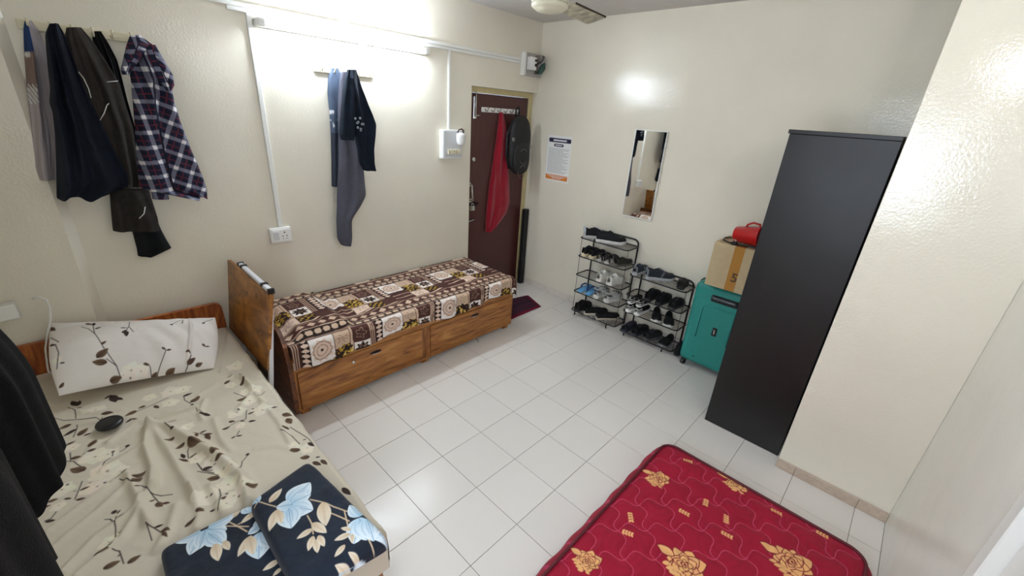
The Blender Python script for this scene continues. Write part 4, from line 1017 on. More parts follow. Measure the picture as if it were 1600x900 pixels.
# ================================================================== HANGING CLOTHES
def garment(name, rows, org, scl, wall, off, D, m, label, cat='clothing', group=None, folds=(3, .012, .0), cols=None, NC=46, NR=90, hemw=.0, seed=0, axis=1, sgn=-1, parent=None, tail=0.0, backoff=.004, drift=1.0):
    """rows = [(y, xl, xr)] outline in picture pixels of a crop; cloth hangs in plane wall+sgn*off with body depth D"""
    r = np.array(rows, float); py = org[1] + r[:, 0] / scl; xl = org[0] + r[:, 1] / scl; xr = org[0] + r[:, 2] / scl
    pl_ = wall + sgn * (off + .012)
    Lp = np.array([at(a, b, axis, pl_) for a, b in zip(xl, py)]); Rp = np.array([at(a, b, axis, pl_) for a, b in zip(xr, py)])
    t = np.linspace(0, 1, NR); tr = (py - py[0]) / (py[-1] - py[0])
    def ip(A):
        o = np.stack([np.interp(t, tr, A[:, k]) for k in range(3)], -1)
        for _ in range(2): o[1:-1] = .25 * o[:-2] + .5 * o[1:-1] + .25 * o[2:]
        return o
    Lp, Rp = ip(Lp), ip(Rp)
    S, Tt = np.meshgrid(np.linspace(0, 1, NC), t, indexing='ij')
    P = Lp[None] * (1 - S[..., None]) + Rp[None] * S[..., None]
    rnd = np.random.RandomState(seed)
    prof = np.clip(1 - np.abs(2 * S - 1) ** 2.4, 0, 1) ** .5
    nf, amp, ph = folds
    fol = 0
    for k in range(3):
        f = nf * (1 + .55 * k) ; fol = fol + 1.25 * amp / (1 + k) * np.sin(2 * PI * (f * S + ph + rnd.rand() + drift * (rnd.rand() - .5) * Tt + .12 * np.sin(5 * Tt + rnd.rand() * 6)))
    fine = .010 * (fbm(P[..., 0] * 16 + seed, P[..., 2] * 9, seed + 7) - .5)
    dep = D * prof * (.55 + .45 * sm(0, .25, Tt)) + (fol * (.3 + .7 * sm(0, .3, Tt)) + fine) * np.sqrt(prof)
    F = P.copy(); F[..., axis] += sgn * np.maximum(dep, -.006)
    if hemw: F[..., 2] += (hemw * np.sin(2 * PI * (nf * .8 * S + rnd.rand()))) * sm(.85, 1, Tt)
    B = P.copy(); B[..., axis] = wall + sgn * off
    ring = np.concatenate([F, B[::-1]], 0)
    cc = None
    if cols is not None:
        cF = cols(S, Tt, F[..., 0], F[..., 2]); cc = np.concatenate([cF, cF[::-1]], 0)
    return gridmesh(name, ring, m, parent=parent, cols=cc, wrap_u=True, label=label if parent is None else None, cat=cat if parent is None else None, group=group)
O1 = (0, 0); S1 = 771 / 360.
def fab(name, c, **k):
    d = dict(rough=.9, var=.18, vscale=25, bump=.3, bscale=350, sheen=.0, spec=.25); d.update(k); return mat(name, srgb(*c), **d)
def tee_cols(S, Tt, X, Z):
    C = np.empty(S.shape + (3,)); C[:] = srgb(168, 160, 164)
    st = S < (.42 - .25 * sm(.5, .6, Tt))
    C[st & (Tt < .2)] = srgb(34, 62, 112); C[st & (Tt >= .2) & (Tt < .42)] = srgb(132, 112, 108)
    pr = st & (Tt > .40) & (Tt < .52) & (np.abs(np.sin(X * 240 + Z * 90)) < .45); C[pr] = srgb(224, 230, 232)
    C[(np.hypot((S - .14) / .12, (Tt - .212) / .018) < 1)] = srgb(220, 220, 220)
    return C
garment('t_shirt', [(70, 82, 106), (100, 78, 128), (150, 80, 150), (200, 82, 168), (300, 90, 178), (400, 100, 184), (500, 104, 190), (560, 112, 190), (600, 128, 190)], O1, S1, YB, .005, .045, mat_print('tee_print', rough=.9), 'pale grey T-shirt with blue and brown print, leftmost on the hook rail', 'T-shirt', 'clothes on the long hook rail', folds=(1.4, .012, .2), cols=tee_cols, seed=1)
garment('shirt', [(105, 308, 338), (150, 312, 366), (200, 320, 392), (260, 335, 408), (330, 350, 425), (420, 380, 450), (560, 400, 470)], O1, S1, YB, .005, .016, fab('cloth_black', (24, 24, 26)), 'black shirt hanging between the dark grey jacket and the plaid shirt', 'shirt', 'clothes on the long hook rail', seed=2)
garment('jacket', [(92, 222, 272), (130, 216, 305), (200, 228, 352), (280, 250, 400), (350, 280, 420), (430, 310, 446), (500, 340, 455), (590, 370, 470), (626, 380, 470)], O1, S1, YB, .060, .034, fab('cloth_charcoal_brown', (52, 47, 44)), 'dark grey track jacket with thin white piping between navy jacket and plaid shirt', 'jacket', 'clothes on the long hook rail', folds=(2.2, .008, .3), seed=3)
garment('trousers', [(632, 368, 498), (650, 368, 503), (680, 370, 512), (730, 374, 528), (772, 378, 535)], O1, S1, YB, .060, .034, fab('cloth_charcoal', (44, 40, 38)), 'dark grey trousers hanging below the track jacket', 'trousers', 'clothes on the long hook rail', folds=(1.6, .008, .1), seed=4)
garment('trousers', [(735, 440, 525), (770, 442, 540), (800, 450, 556), (830, 458, 574), (856, 462, 520)], O1, S1, YB, .008, .03, fab('cloth_black2', (18, 21, 23)), 'black trouser leg hanging lowest under the dark clothes', 'trousers', 'clothes on the long hook rail', folds=(1, .006, .1), seed=5)
garment('jacket', [(80, 165, 196), (110, 151, 214), (160, 154, 232), (230, 160, 258), (300, 168, 284), (345, 165, 305), (375, 176, 322), (450, 184, 358), (520, 187, 392), (580, 188, 425), (625, 189, 436), (660, 190, 345)], O1, S1, YB, .122, .06, fab('cloth_navy', (17, 24, 38)), 'long navy jacket hanging beside the pale grey T-shirt', 'jacket', 'clothes on the long hook rail', folds=(2.1, .02, .15), seed=6, hemw=.01)
def plaid_cols(S, Tt, X, Z):
    C = np.empty(S.shape + (3,)); C[:] = srgb(26, 30, 52)
    th_ = np.where(S < .46, .10, -.42 * sm(.1, .5, Tt)); c, s = np.cos(th_), np.sin(th_)
    a = (X + .45) * c + (Z - 1.8) * s; b = -(X + .45) * s + (Z - 1.8) * c
    P = .072
    def band(q, lo, hi): u = (q / P) % 1.0; return (u > lo) & (u < hi)
    for q in (a, b):
        pass
    wa, wb = band(a, .05, .31), band(b, .05, .31); ra, rb = band(a, .62, .69), band(b, .62, .69)
    LG = np.array(srgb(112, 114, 134)); C[wa ^ wb] = LG; C[wa & wb] = srgb(232, 230, 234)
    C[ra & ~wb] = srgb(98, 40, 56); C[rb & ~wa] = srgb(98, 40, 56)
    C[S > .985] = srgb(16, 18, 30); C[np.abs(S - .46) < .02] = srgb(16, 18, 34)
    return C
ps = thing('plaid_shirt', 'navy and white plaid shirt hanging at the right end of the row', 'shirt', (-.45, YB - .05, 1.45), group='clothes on the long hook rail')
M_PLD = mat_print('plaid_print', rough=.88, bump=.15)
garment('body', [(122, 438, 472), (150, 428, 512), (190, 424, 535), (230, 430, 560), (262, 438, 576), (290, 440, 572), (350, 446, 584), (400, 450, 600), (450, 453, 618), (500, 456, 638), (550, 460, 660), (600, 464, 680), (632, 472, 690), (660, 640, 690)], O1, S1, YB, .122, .06, M_PLD, None, folds=(1.5, .018, .6), cols=plaid_cols, seed=8, NC=150, NR=200, parent=ps, hemw=.008)
garment('collar', [(118, 436, 470), (150, 424, 500), (200, 412, 470), (235, 404, 440), (250, 410, 436)], O1, S1, YB, .185, .025, M_PLD, None, folds=(.6, .004, 0), cols=plaid_cols, seed=9, NC=60, NR=60, parent=ps)
garment('sleeve', [(150, 485, 520), (200, 500, 548), (250, 520, 578), (285, 545, 584), (305, 560, 574)], O1, S1, YB, .180, .025, M_PLD, None, folds=(.6, .004, 0), cols=plaid_cols, seed=10, NC=60, NR=70, parent=ps)
garment('tail', [(600, 500, 560), (640, 505, 562), (666, 512, 566)], O1, S1, YB, .122, .025, M_PLD, None, folds=(.6, .004, 0), cols=plaid_cols, seed=12, NC=50, NR=40, parent=ps)
# white piping on the track jacket
for k, pts in enumerate([[(262, 240), (280, 262), (296, 296), (305, 328)], [(358, 274), (395, 271)], [(374, 337), (358, 352), (348, 380), (335, 402)], [(486, 692), (482, 715), (466, 731)]]):
    wps = [at(a / S1, b / S1, 1, YB - .113) for a, b in pts]
    m_ = MB(); m_.tube(wps, .0022, n=6)
    jk = [o for o in bpy.data.objects if o.name.startswith('jacket') or o.name.startswith('trousers')]
    par = bpy.data.objects['jacket'] if k < 3 else bpy.data.objects['trousers']
    build('piping', m_, M_WHITE, parent=par)

O2 = (360, 0)
def ht_cols(S, Tt, X, Z):
    C = np.empty(S.shape + (3,)); C[:] = srgb(76, 88, 108); C *= (1 + .5 * (fbm(X * 30, Z * 12, 3) - .5))[..., None]
    C[(Tt > .35) & (Tt < .5) & (S < .4) & (fbm(X * 60, Z * 40, 8) > .52)] = srgb(206, 206, 212)
    C[Tt > .55] = np.array(srgb(50, 56, 68)); return C
garment('shirt', [(228, 338, 360), (260, 329, 376), (310, 327, 382), (380, 334, 384), (450, 338, 380), (540, 340, 372), (624, 341, 364)], O2, S1, YB, .005, .028, mat_print('blue_grey_print', rough=.9), 'blue grey printed shirt, leftmost on the rail below the tube light', 'shirt', 'clothes below the tube light', folds=(1.4, .005, .2), cols=ht_cols, seed=21)
garment('trousers', [(240, 372, 396), (280, 366, 408), (350, 362, 418), (450, 364, 430), (520, 364, 441), (600, 361, 449), (655, 359, 454), (690, 359, 436), (735, 357, 406), (800, 359, 407), (820, 372, 404)], O2, S1, YB, .058, .04, fab('cloth_slate', (84, 84, 96), var=.08), 'slate grey trousers hanging longest below the tube light', 'trousers', 'clothes below the tube light', folds=(1.2, .007, .35), seed=22)
ts = thing('t_shirt', 'black T-shirt hanging over the slate trousers below the tube light', 'T-shirt', (.66, YB - .1, 1.5), group='clothes below the tube light')
M_NVY = fab('cloth_blueblack', (18, 27, 40), var=.12)
garment('body', [(233, 393, 420), (260, 386, 428), (300, 384, 438), (350, 388, 456), (390, 396, 474), (415, 402, 484), (450, 416, 481), (500, 428, 474), (545, 434, 476), (570, 446, 481)], O2, S1, YB, .128, .05, M_NVY, None, folds=(1.5, .014, .1), seed=23, parent=ts)
garment('sleeve', [(262, 384, 412), (300, 378, 414), (350, 373, 416), (400, 369, 416), (450, 366, 413), (468, 372, 410)], O2, S1, YB, .150, .045, M_NVY, None, folds=(.8, .008, .3), seed=24, parent=ts)
pg = at(360 + 430 / S1, 415 / S1, 1, YB - .2)
m_ = MB(); rr = random.Random(3)
for k in range(9):
    c = (pg[0] + rr.uniform(-.028, .028), YB - .207, pg[2] + rr.uniform(-.045, .05)); m_.lathe([(0, 0), (.009, 0), (.009, .002), (0, .002)], c, n=7, axis=(0, -1, 0))
build('printed_patch', m_, mat('print_grey', srgb(150, 160, 170), rough=.8), parent=ts)

# red towel and backpack on the door
O3 = (660, 0)
tw = garment('towel', [(316, 218, 226), (345, 215, 232), (380, 211, 238), (420, 205, 241), (480, 196, 243), (530, 188, 245), (570, 184, 246), (600, 181, 236), (620, 180, 222), (640, 179, 206), (652, 178, 190)], O3, 1.8, DY, .004, .022, fab('towel_red', (150, 18, 40), var=.12, sheen=.3, rough=.95, bump=.6), 'red towel hanging from the door hook rail', 'towel', folds=(1.6, .007, .4), seed=31)
bkp = thing('backpack', 'black backpack hanging at the right of the red towel on the door', 'backpack', (2.56, DY - .1, 1.3))
def O4(x, y, yy): return at(680 + x / 4.5, 120 + y / 4.5, 1, yy)
yb_ = DY - .09
tp, bt = O4(575, 270, yb_), O4(575, 680, yb_); lf_, rt_ = O4(507, 470, yb_), O4(648, 470, yb_)
cxb, czb = (lf_[0] + rt_[0]) / 2, (tp[2] + bt[2]) / 2; hw, hh = (rt_[0] - lf_[0]) / 2 * .98, (tp[2] - bt[2]) / 2
def blob(cx, cy, cz, a, b, c, e1=2.6, e2=2.4, n=40, k=24):
    S, Tt = np.meshgrid(np.linspace(0, 2 * PI, n, endpoint=False), np.linspace(-PI / 2, PI / 2, k), indexing='ij')
    f = lambda v, e: np.sign(v) * np.abs(v) ** (2 / e)
    return np.stack([cx + a * f(np.cos(Tt), e1) * f(np.cos(S), e2), cy + b * f(np.cos(Tt), e1) * f(np.sin(S), e2), cz + c * f(np.sin(Tt), e1)], -1)
M_BAG = mat('backpack_nylon', srgb(17, 17, 19), rough=.6, var=.2, vscale=20, bump=.3, bscale=200)
gridmesh('body', blob(cxb, DY - .118, czb, hw, .055, hh), M_BAG, parent=bkp, wrap_u=True)
gridmesh('front_pocket', blob(cxb - .01, DY - .165, czb - .12, hw * .8, .03, hh * .55), M_BAG, parent=bkp, wrap_u=True)
m_ = MB(); m_.tube([(cxb - .01, DY - .05, czb + hh - .02), (cxb - .02, DY - .06, czb + hh + .05), (cxb + .01, DY - .06, czb + hh + .075), (cxb + .03, DY - .06, czb + hh + .04), (cxb + .03, DY - .05, czb + hh - .02)], .008); build('loop', m_, M_BAG, parent=bkp)
for s_ in (-1, 1):
    m_ = MB(); m_.tube([(cxb + s_ * hw * .6, DY - .09, czb + hh * .8), (cxb + s_ * (hw + .004), DY - .085, czb + hh * .35), (cxb + s_ * (hw + .004), DY - .085, czb - hh * .3), (cxb + s_ * hw * .7, DY - .09, czb - hh * .8)], .014); build('strap', m_, M_BAG, parent=bkp)
M_CORD = mat('bungee_grey', srgb(98, 100, 104), rough=.5)
for zc, rr in ((czb - .10, .058), (czb - .25, .052)):
    m_ = MB(); m_.tube([(cxb - .01 + rr * math.cos(t), DY - .200 + .014 * abs(math.cos(t)) ** 2 + abs(zc + rr * 1.25 * math.sin(t) - czb + .12) ** 2 * .35, zc + rr * 1.25 * math.sin(t)) for t in np.linspace(0, 2 * PI, 24, endpoint=False)], .0028, n=6, closed=True); build('bungee_cord', m_, M_CORD, parent=bkp)
for s_, zz0 in ((-1, czb + .06), (1, czb - .01)):
    m_ = MB(); m_.lathe([(.010, 0), (.018, 0), (.018, .006), (.010, .006), (.010, 0)], (cxb + s_ * hw * .88, DY - .15, zz0), n=16, axis=(0, -1, 0), cap=False); build('ring', m_, M_CHROME, parent=bkp)

# dark plank in the corner and doormat
m_ = MB(); m_.box(2.625, 2.684, .955, 1.005, .001, .89, bev=.003); build('plank', m_, mat('plank_black', srgb(22, 22, 24), rough=.6, var=.2, bump=.3), label='narrow black plank standing in the corner beside the door', cat='plank')
# doormat
S, Tt = np.meshgrid(np.linspace(0, 1, 90), np.linspace(0, 1, 70), indexing='ij')
q = [np.array(v) for v in ((1.80, .365), (2.335, .375), (2.445, .66), (1.80, .80))]
G = ((1 - S) * (1 - Tt))[..., None] * q[0] + (S * (1 - Tt))[..., None] * q[1] + (S * Tt)[..., None] * q[2] + ((1 - S) * Tt)[..., None] * q[3]
edge = np.minimum(np.minimum(S, 1 - S), np.minimum(Tt, 1 - Tt))
Zm = .003 + .014 * sm(0, .06, edge) + .003 * fbm(S * 40, Tt * 40, 5)
Cm = np.empty(S.shape + (3,)); Cm[:] = srgb(60, 26, 44); Cm *= (1 + .8 * (fbm(S * 14, Tt * 5, 8) - .5))[..., None]
Cm[(np.abs(Tt - .5) < .06)] *= .55; Cm[(edge < .08)] = srgb(102, 16, 40)
gridmesh('doormat', np.concatenate([G, Zm[..., None]], -1), mat_print('doormat_pile', rough=.95, bump=.6), cols=Cm, label='maroon doormat in front of the brown door', cat='doormat', loc=(2.1, .55, 0))

# ================================================================== MIRROR, POSTER
mr = thing('wall_mirror', 'narrow rectangular mirror with white frame above the shoe racks', 'mirror', (XR, -.335, 1.06))
my0_, my1_, mz0, mz1 = -.484, -.188, 1.058, 1.812
MROT = Matrix.Translation((XR - .0045, -.335, 0)) @ Matrix.Rotation(.012, 4, 'Z') @ Matrix.Translation((-(XR - .0015), .335, 0))
m_ = MB(); m_.box(XR - .006, XR - .0025, my0_, my1_, mz0, mz1, bev=.001, M=MROT); build('backing', m_, M_WHITE, parent=mr)
m_ = MB(); m_.box(XR - .010, XR - .0082, my0_ + .006, my1_ - .006, mz0 + .006, mz1 - .006, M=MROT); build('mirror_glass', m_, mat('mirror_silver', (.9, .9, .88), rough=.015, metal=1.0), parent=mr)
for nm, bx_ in (('a', (my0_, my0_ + .008, mz0, mz1)), ('b', (my1_ - .008, my1_, mz0, mz1)), ('c', (my0_ + .008, my1_ - .008, mz0, mz0 + .008)), ('d', (my0_ + .008, my1_ - .008, mz1 - .008, mz1))):
    m_ = MB(); m_.box(XR - .014, XR - .008, bx_[0], bx_[1], bx_[2], bx_[3], bev=.0015, M=MROT); build('frame_strip', m_, M_WHITE, parent=mr)

po = thing('wall_notice', 'white printed notice with dark header and orange footer taped to the wall', 'poster', (XR, .635, 1.24))
py0, py1, pz0, pz1 = .482, .786, 1.242, 1.690
m_ = MB(); m_.box(XR - .0025, XR - .0004, py0, py1, pz0, pz1); build('paper', m_, mat('paper_white', srgb(232, 232, 230), rough=.7), parent=po)
def pbox(u0, u1, v0, v1, r=0.0, x=XR - .0032):
    """u from left (door side) 0..1, v from top 0..1"""
    ya, yb_ = py1 - u0 * (py1 - py0), py1 - u1 * (py1 - py0); za, zb = pz1 - v0 * (pz1 - pz0), pz1 - v1 * (pz1 - pz0)
    m_ = MB()
    if r <= 0: m_.box(x, x + .0008, min(ya, yb_), max(ya, yb_), min(za, zb), max(za, zb))
    else: m_.prism(rounded_poly(min(ya, yb_), max(ya, yb_), min(za, zb), max(za, zb), r, 5), x, x + .0008, axis=0)
    return m_
M_PDK = mat('print_navy', srgb(26, 26, 56), rough=.7); M_POR = mat('print_orange', srgb(218, 128, 44), rough=.7); M_PGR = mat('print_grey_text', srgb(150, 150, 152), rough=.8); M_PWH = mat('print_white_text', srgb(236, 236, 240), rough=.8)
h1 = build('header_band', pbox(.05, .97, .055, .145, .012), M_PDK, parent=po)
h2 = build('header_pill', pbox(.28, .68, .175, .235, .012), M_PDK, parent=po)
f1_ = build('footer_band', pbox(.03, .97, .855, .965, .006), M_POR, parent=po)
def words(parent, u0, u1, v, h, m, seed, x):
    r_ = random.Random(seed); m_ = MB(); u = u0
    while u < u1 - .01:
        w_ = min(r_.uniform(.02, .075), u1 - u); b = pbox(u, u + w_, v, v + h, 0, x); m_.add(b.v, b.f); u += w_ + .012
    build('text_line', m_, m, parent=parent)
words(h1, .24, .80, .083, .036, M_PWH, 1, XR - .0042); words(h2, .34, .62, .195, .02, M_PWH, 2, XR - .0042)
for k in range(20):
    words(po, .08 if k % 3 else .06, (.95, .90, .70, .93, .82)[k % 5], .275 + k * .0275, .009, M_PGR, 10 + k, XR - .0034)
for k in range(3): words(f1_, (.10, .22, .32)[k], (.92, .80, .70)[k], .872 + k * .028, .012, M_PWH, 50 + k, XR - .0042)

# ================================================================== SHOE RACKS
M_RK = mat('rack_black_metal', srgb(20, 20, 22), rough=.4, metal=.3)
def rrect_path(x0, x1, y0, y1, z, r, n=5):
    return [(a, b, z) for a, b in rounded_poly(x0, x1, y0, y1, r, n)]
def shoe_rack(label, y0, y1, x0, x1, shelves, ztop, feet_in=.07):
    t = thing('shoe_rack', label, 'shoe rack', ((x0 + x1) / 2, (y0 + y1) / 2, 0))
    # rear frame: one bent tube
    r = .05; pts = [(x1 - .006, y1 - .02, 0.004)]
    pts += [(x1 - .006, y1 - .02, ztop - r)] + [(x1 - .006, y1 - .02 - r + r * math.cos(a), ztop - r + r * math.sin(a)) for a in np.linspace(0, PI / 2, 6)]
    pts += [(x1 - .006, y0 + .02 + r + r * math.cos(a), ztop - r + r * math.sin(a)) for a in np.linspace(PI / 2, PI, 6)] + [(x1 - .006, y0 + .02, 0.004)]
    m_ = MB(); m_.tube(pts, .0075, n=10); build('rear_frame', m_, M_RK, parent=t)
    for y in (y1 - .05, y0 + feet_in + .02):
        m_ = MB(); m_.tube([(x0 + .004, y, .003), (x0 + .004, y, shelves[0])], .0065, n=8); build('foot', m_, M_RK, parent=t)
    for y in (y1 - .006, y0 + .006):
        m_ = MB(); m_.tube([(x0 + .028, y, shelves[0]), (x0 + .028, y, shelves[-1])], .0024, n=6); build('front_rod', m_, M_RK, parent=t)
    for z in shelves:
        m_ = MB(); m_.tube(rrect_path(x0, x1 - .014, y0, y1, z, .03), .0058, n=8, closed=True); s_ = build('shelf', m_, M_RK, parent=t)
        for k in range(5):
            x = x0 + (k + 1) * (x1 - .014 - x0) / 6
            m_ = MB(); m_.tube([(x, y0 + .004, z), (x, y1 - .004, z)], .0022, n=6); build('shelf_wire', m_, M_RK, parent=s_)
    return t
R1 = [.052, .258, .435, .629, .812]; R2 = [.042, .248, .412, .603]
shoe_rack('taller black wire shoe rack standing nearer the door', -.432, .082, 2.452, 2.684, R1, .868)
shoe_rack('shorter black wire shoe rack beside the turquoise suitcase', -1.002, -.482, 2.462, 2.684, R2, .640)

# ================================================================== SHOES
def xf(x, y, z, yaw, pitch=0.0, roll=0.0):
    return Matrix.Translation((x, y, z)) @ Matrix.Rotation(yaw, 4, 'Z') @ Matrix.Rotation(pitch, 4, 'Y') @ Matrix.Rotation(roll, 4, 'X')
def tfm(P, M):
    A = np.array(M)[:3, :3]; b = np.array(M)[:3, 3]; return P @ A.T + b
def plan(t, W):
    w = (.70 + .30 * sm(.15, .66, t) - .05 * np.exp(-((t - .42) / .13) ** 2)) * W / 2
    w = w * np.where(t > .74, np.sqrt(np.clip(1 - ((t - .74) / .262) ** 2.4, 0, 1)), 1) * np.where(t < .12, np.sqrt(np.clip(1 - ((.12 - t) / .122) ** 2.4, 0, 1)), 1)
    return w
def sole_mesh(L, W, h, lift=.012, n=44, flare=1.05):
    t = .5 - .5 * np.cos(np.linspace(0, PI, n)); w = plan(t, W) * flare; x = t * L
    zb = lift * sm(.78, 1.0, t)
    top = np.concatenate([np.stack([x, w], -1), np.stack([x, -w], -1)[::-1]]); zt_ = np.concatenate([zb, zb[::-1]])
    mid = np.array([L / 2, 0])
    rows = []
    for sc_, zz in ((.0, .0), (.90, .0), (.985, .003), (1.0, h * .4), (.99, h * .9), (.94, h), (.0, h)):
        c = mid * (1 - 1) if False else None
        p2 = np.stack([mid[0] + (top[:, 0] - mid[0]) * (sc_ if sc_ < .01 else 1 - (1 - sc_) * .25), top[:, 1] * sc_], -1)
        rows.append(np.concatenate([p2, (zt_ * (0 if sc_ < .01 else 1) + zz)[:, None]], 1))
    return np.stack(rows, 0)
def shoe(kind, label, x, y, z, yaw, L=.262, W=.094, up=(22, 22, 24), sole=(210, 206, 198), acc=None, sh=.028, pitch=0.0, roll=0.0, hs=1.0, group='shoes on the racks', laces=True, stripe=None, name=None, cavity=True):
    """x,y,z = point on the shelf under the middle of the heel; yaw = toe direction"""
    nm = name or {'sneaker': 'sneaker', 'slipon': 'slip_on_shoe', 'clog': 'clog', 'flip': 'flip_flop', 'sandal': 'sandal'}[kind]
    t = thing(nm, label, 'shoe', (x, y, z), group=group)
    M = xf(x, y, z, yaw, pitch, roll)
    ms = mat('sole_%d_%d_%d' % sole, srgb(*sole), rough=.7, var=.08, vscale=30)
    gridmesh('sole', tfm(sole_mesh(L, W, sh), M), ms, parent=t, wrap_v=True)
    if kind in ('sneaker', 'slipon', 'clog'):
        n, k = 40, 33
        tt, ph = np.meshgrid(np.linspace(.012, .985, n), np.linspace(0, PI, k), indexing='ij')
        w = plan(tt, W) * .97
        if kind == 'sneaker': H = np.interp(tt, [0, .06, .2, .30, .40, .5, .62, .78, .92, 1], [.074, .082, .068, .078, .086, .074, .058, .044, .034, .012])
        elif kind == 'slipon': H = np.interp(tt, [0, .05, .2, .36, .46, .6, .78, .92, 1], [.056, .060, .046, .046, .052, .048, .040, .030, .010])
        else: H = np.interp(tt, [0, .05, .2, .36, .44, .56, .72, .86, .95, 1], [.050, .052, .034, .030, .060, .066, .060, .048, .032, .012])
        H = H * hs * L / .262
        cs = np.cos(ph); yy = w * np.sign(cs) * np.abs(cs) ** .75; zz = H * np.sin(ph) ** .62
        lean = np.where(tt < .2, (.2 - tt) * .0, 0)
        xx = tt * L
        lim = (.40 if kind == 'sneaker' else .42)
        hole = sm(.035, .075, tt) * sm(lim, lim - .05, tt) * (np.abs(yy) < w * .62)
        if cavity: zz = zz * (1 - hole) + np.minimum(zz, .012) * hole
        Pp = tfm(np.stack([xx, yy, zz + sh * .85 + .012 * sm(.78, 1, tt)], -1), M)
        C = np.empty(Pp.shape); C[:] = srgb(*up)
        C *= (1 + .35 * (fbm(tt * 18, ph * 9, 3) - .5))[..., None]
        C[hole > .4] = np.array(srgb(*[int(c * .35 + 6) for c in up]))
        if acc is not None:
            if kind == 'sneaker':
                C[(tt < .055)] = srgb(*acc); C[(np.abs(tt - .50 - .10 * np.sin(ph)) < .022) & (np.sin(ph) < .85)] = srgb(*acc)
            else: C[(zz < H * .22)] = srgb(*acc)
        if stripe is not None:
            rel = zz / np.maximum(H, 1e-5)
            C[((rel > .80) | ((rel > .36) & (rel < .50))) & (tt < .30) & (hole < .3)] = srgb(*stripe)
        gridmesh('upper', Pp, mat_print('shoe_upper', rough=.8, bump=.2, bscale=400), parent=t, cols=C)
        if kind == 'sneaker' and laces:
            ml = mat('lace_%d_%d_%d' % (acc or up), srgb(*[min(255, int(c * 1.15) + 6) for c in (acc or up)]), rough=.8)
            for q in (.43, .50, .57, .64):
                Hq = float(np.interp(q, [.40, .5, .62, .78], [.086, .074, .058, .044])) * hs * L / .262; wq = float(plan(np.array([q]), W)[0])
                pts = np.array([(q * L + .004 * (1 if u > 0 else -1), u * wq * .46, sh * .85 + Hq * (1 - .16 * u * u) + .003) for u in np.linspace(-1, 1, 7)])
                m_ = MB(); m_.tube(tfm(pts, M), .0032, n=6); build('lace', m_, ml, parent=t)
        if kind == 'clog':
            mh = mat('hole_black', srgb(18, 18, 18), rough=.9)
            for a, b in ((.58, .35), (.58, -.35), (.68, 0), (.68, .5), (.68, -.5), (.78, .25), (.78, -.25), (.62, .75), (.72, .8), (.62, -.75), (.72, -.8)):
                Hq = float(np.interp(a, [.44, .56, .72, .86], [.060, .066, .060, .048])) * hs; wq = float(plan(np.array([a]), W)[0]) * .97
                zq = Hq * (max(0, 1 - abs(b) ** 2.66)) ** .31 ; c = np.array([[a * L, b * wq, sh * .85 + zq + .0]])
                nrm = Vector((.15, b * 1.2, 1 - abs(b) * .6)); nrm.rotate(M.to_3x3().to_euler())
                m_ = MB(); m_.lathe([(0, -.002), (.0052, -.002), (.0052, .0012), (0, .0012)], tfm(c, M)[0], n=10, axis=nrm); build('vent_hole', m_, mh, parent=t)
            pts = np.array([(L * (.30 - .30 * math.cos(a)) * 1.0 if False else L * .33 - L * .31 * math.sin(a), math.cos(a) * W * .46, sh + .052 + .012 * math.sin(a)) for a in np.linspace(0, PI, 14)])
            m_ = MB(); m_.tube(tfm(pts, M), .006, n=6); build('heel_strap', m_, mat('clog_strap', srgb(*[int(c * .95) for c in up]), rough=.6), parent=t)
        if kind == 'sneaker' and acc is not None:
            m_ = MB(); pts = np.array([(L * .012, 0, sh + .04 * hs), (L * -.002, 0, sh + .06 * hs), (L * .01, 0, sh + .084 * hs)]); m_.tube(tfm(pts, M), [.008, .010, .006], n=8); build('heel_tab', m_, mat('heel_%d_%d_%d' % acc, srgb(*acc), rough=.7), parent=t)
    elif kind == 'flip':
        ms2 = mat('strap_%d_%d_%d' % up, srgb(*up), rough=.6)
        for s_ in (-1, 1):
            pts = np.array([(L * .38, s_ * W * .44, sh * .6), (L * .45, s_ * W * .42, sh + .028), (L * .58, s_ * W * .22, sh + .042), (L * .70, s_ * W * .05, sh + .028), (L * .74, 0, sh)])
            m_ = MB(); m_.tube(tfm(pts, M), [.006, .009, .009, .007, .004], n=8); build('strap', m_, ms2, parent=t)
    elif kind == 'sandal':
        ms2 = mat('strapm_%d_%d_%d' % up, srgb(*up), rough=.7, var=.2)
        for a, hgt, wd in ((.12, .07, .012), (.45, .060, .014), (.60, .052, .016), (.74, .040, .014)):
            wq = float(plan(np.array([a]), W)[0]); K = 11
            u = np.linspace(0, PI, K); rows = []
            for off in (-wd, wd):
                for e_ in (0, .004):
                    rows.append(np.stack([np.full(K, a * L + off) + (-.03 * np.sin(u) if a < .2 else 0), np.cos(u) * (wq * .98 + e_), sh * .7 + np.sin(u) ** .7 * (hgt * hs + e_)], -1))
            rows = [rows[0], rows[1], rows[3], rows[2]]
            gridmesh('strap', tfm(np.stack(rows, 0), M), ms2, parent=t, wrap_u=True)
        if acc is not None:
            m_ = MB(); pts = np.array([(L * .46, W * .49, sh + .03)]); c = tfm(pts, M)[0]; m_.box(c[0] - .008, c[0] + .008, c[1] - .008, c[1] + .008, c[2] - .006, c[2] + .006, bev=.002); build('buckle', m_, mat('buckle_gold', srgb(*acc), rough=.3, metal=.8), parent=t)
    return t
d = math.radians
BLK = (20, 20, 23)
e_ = .007
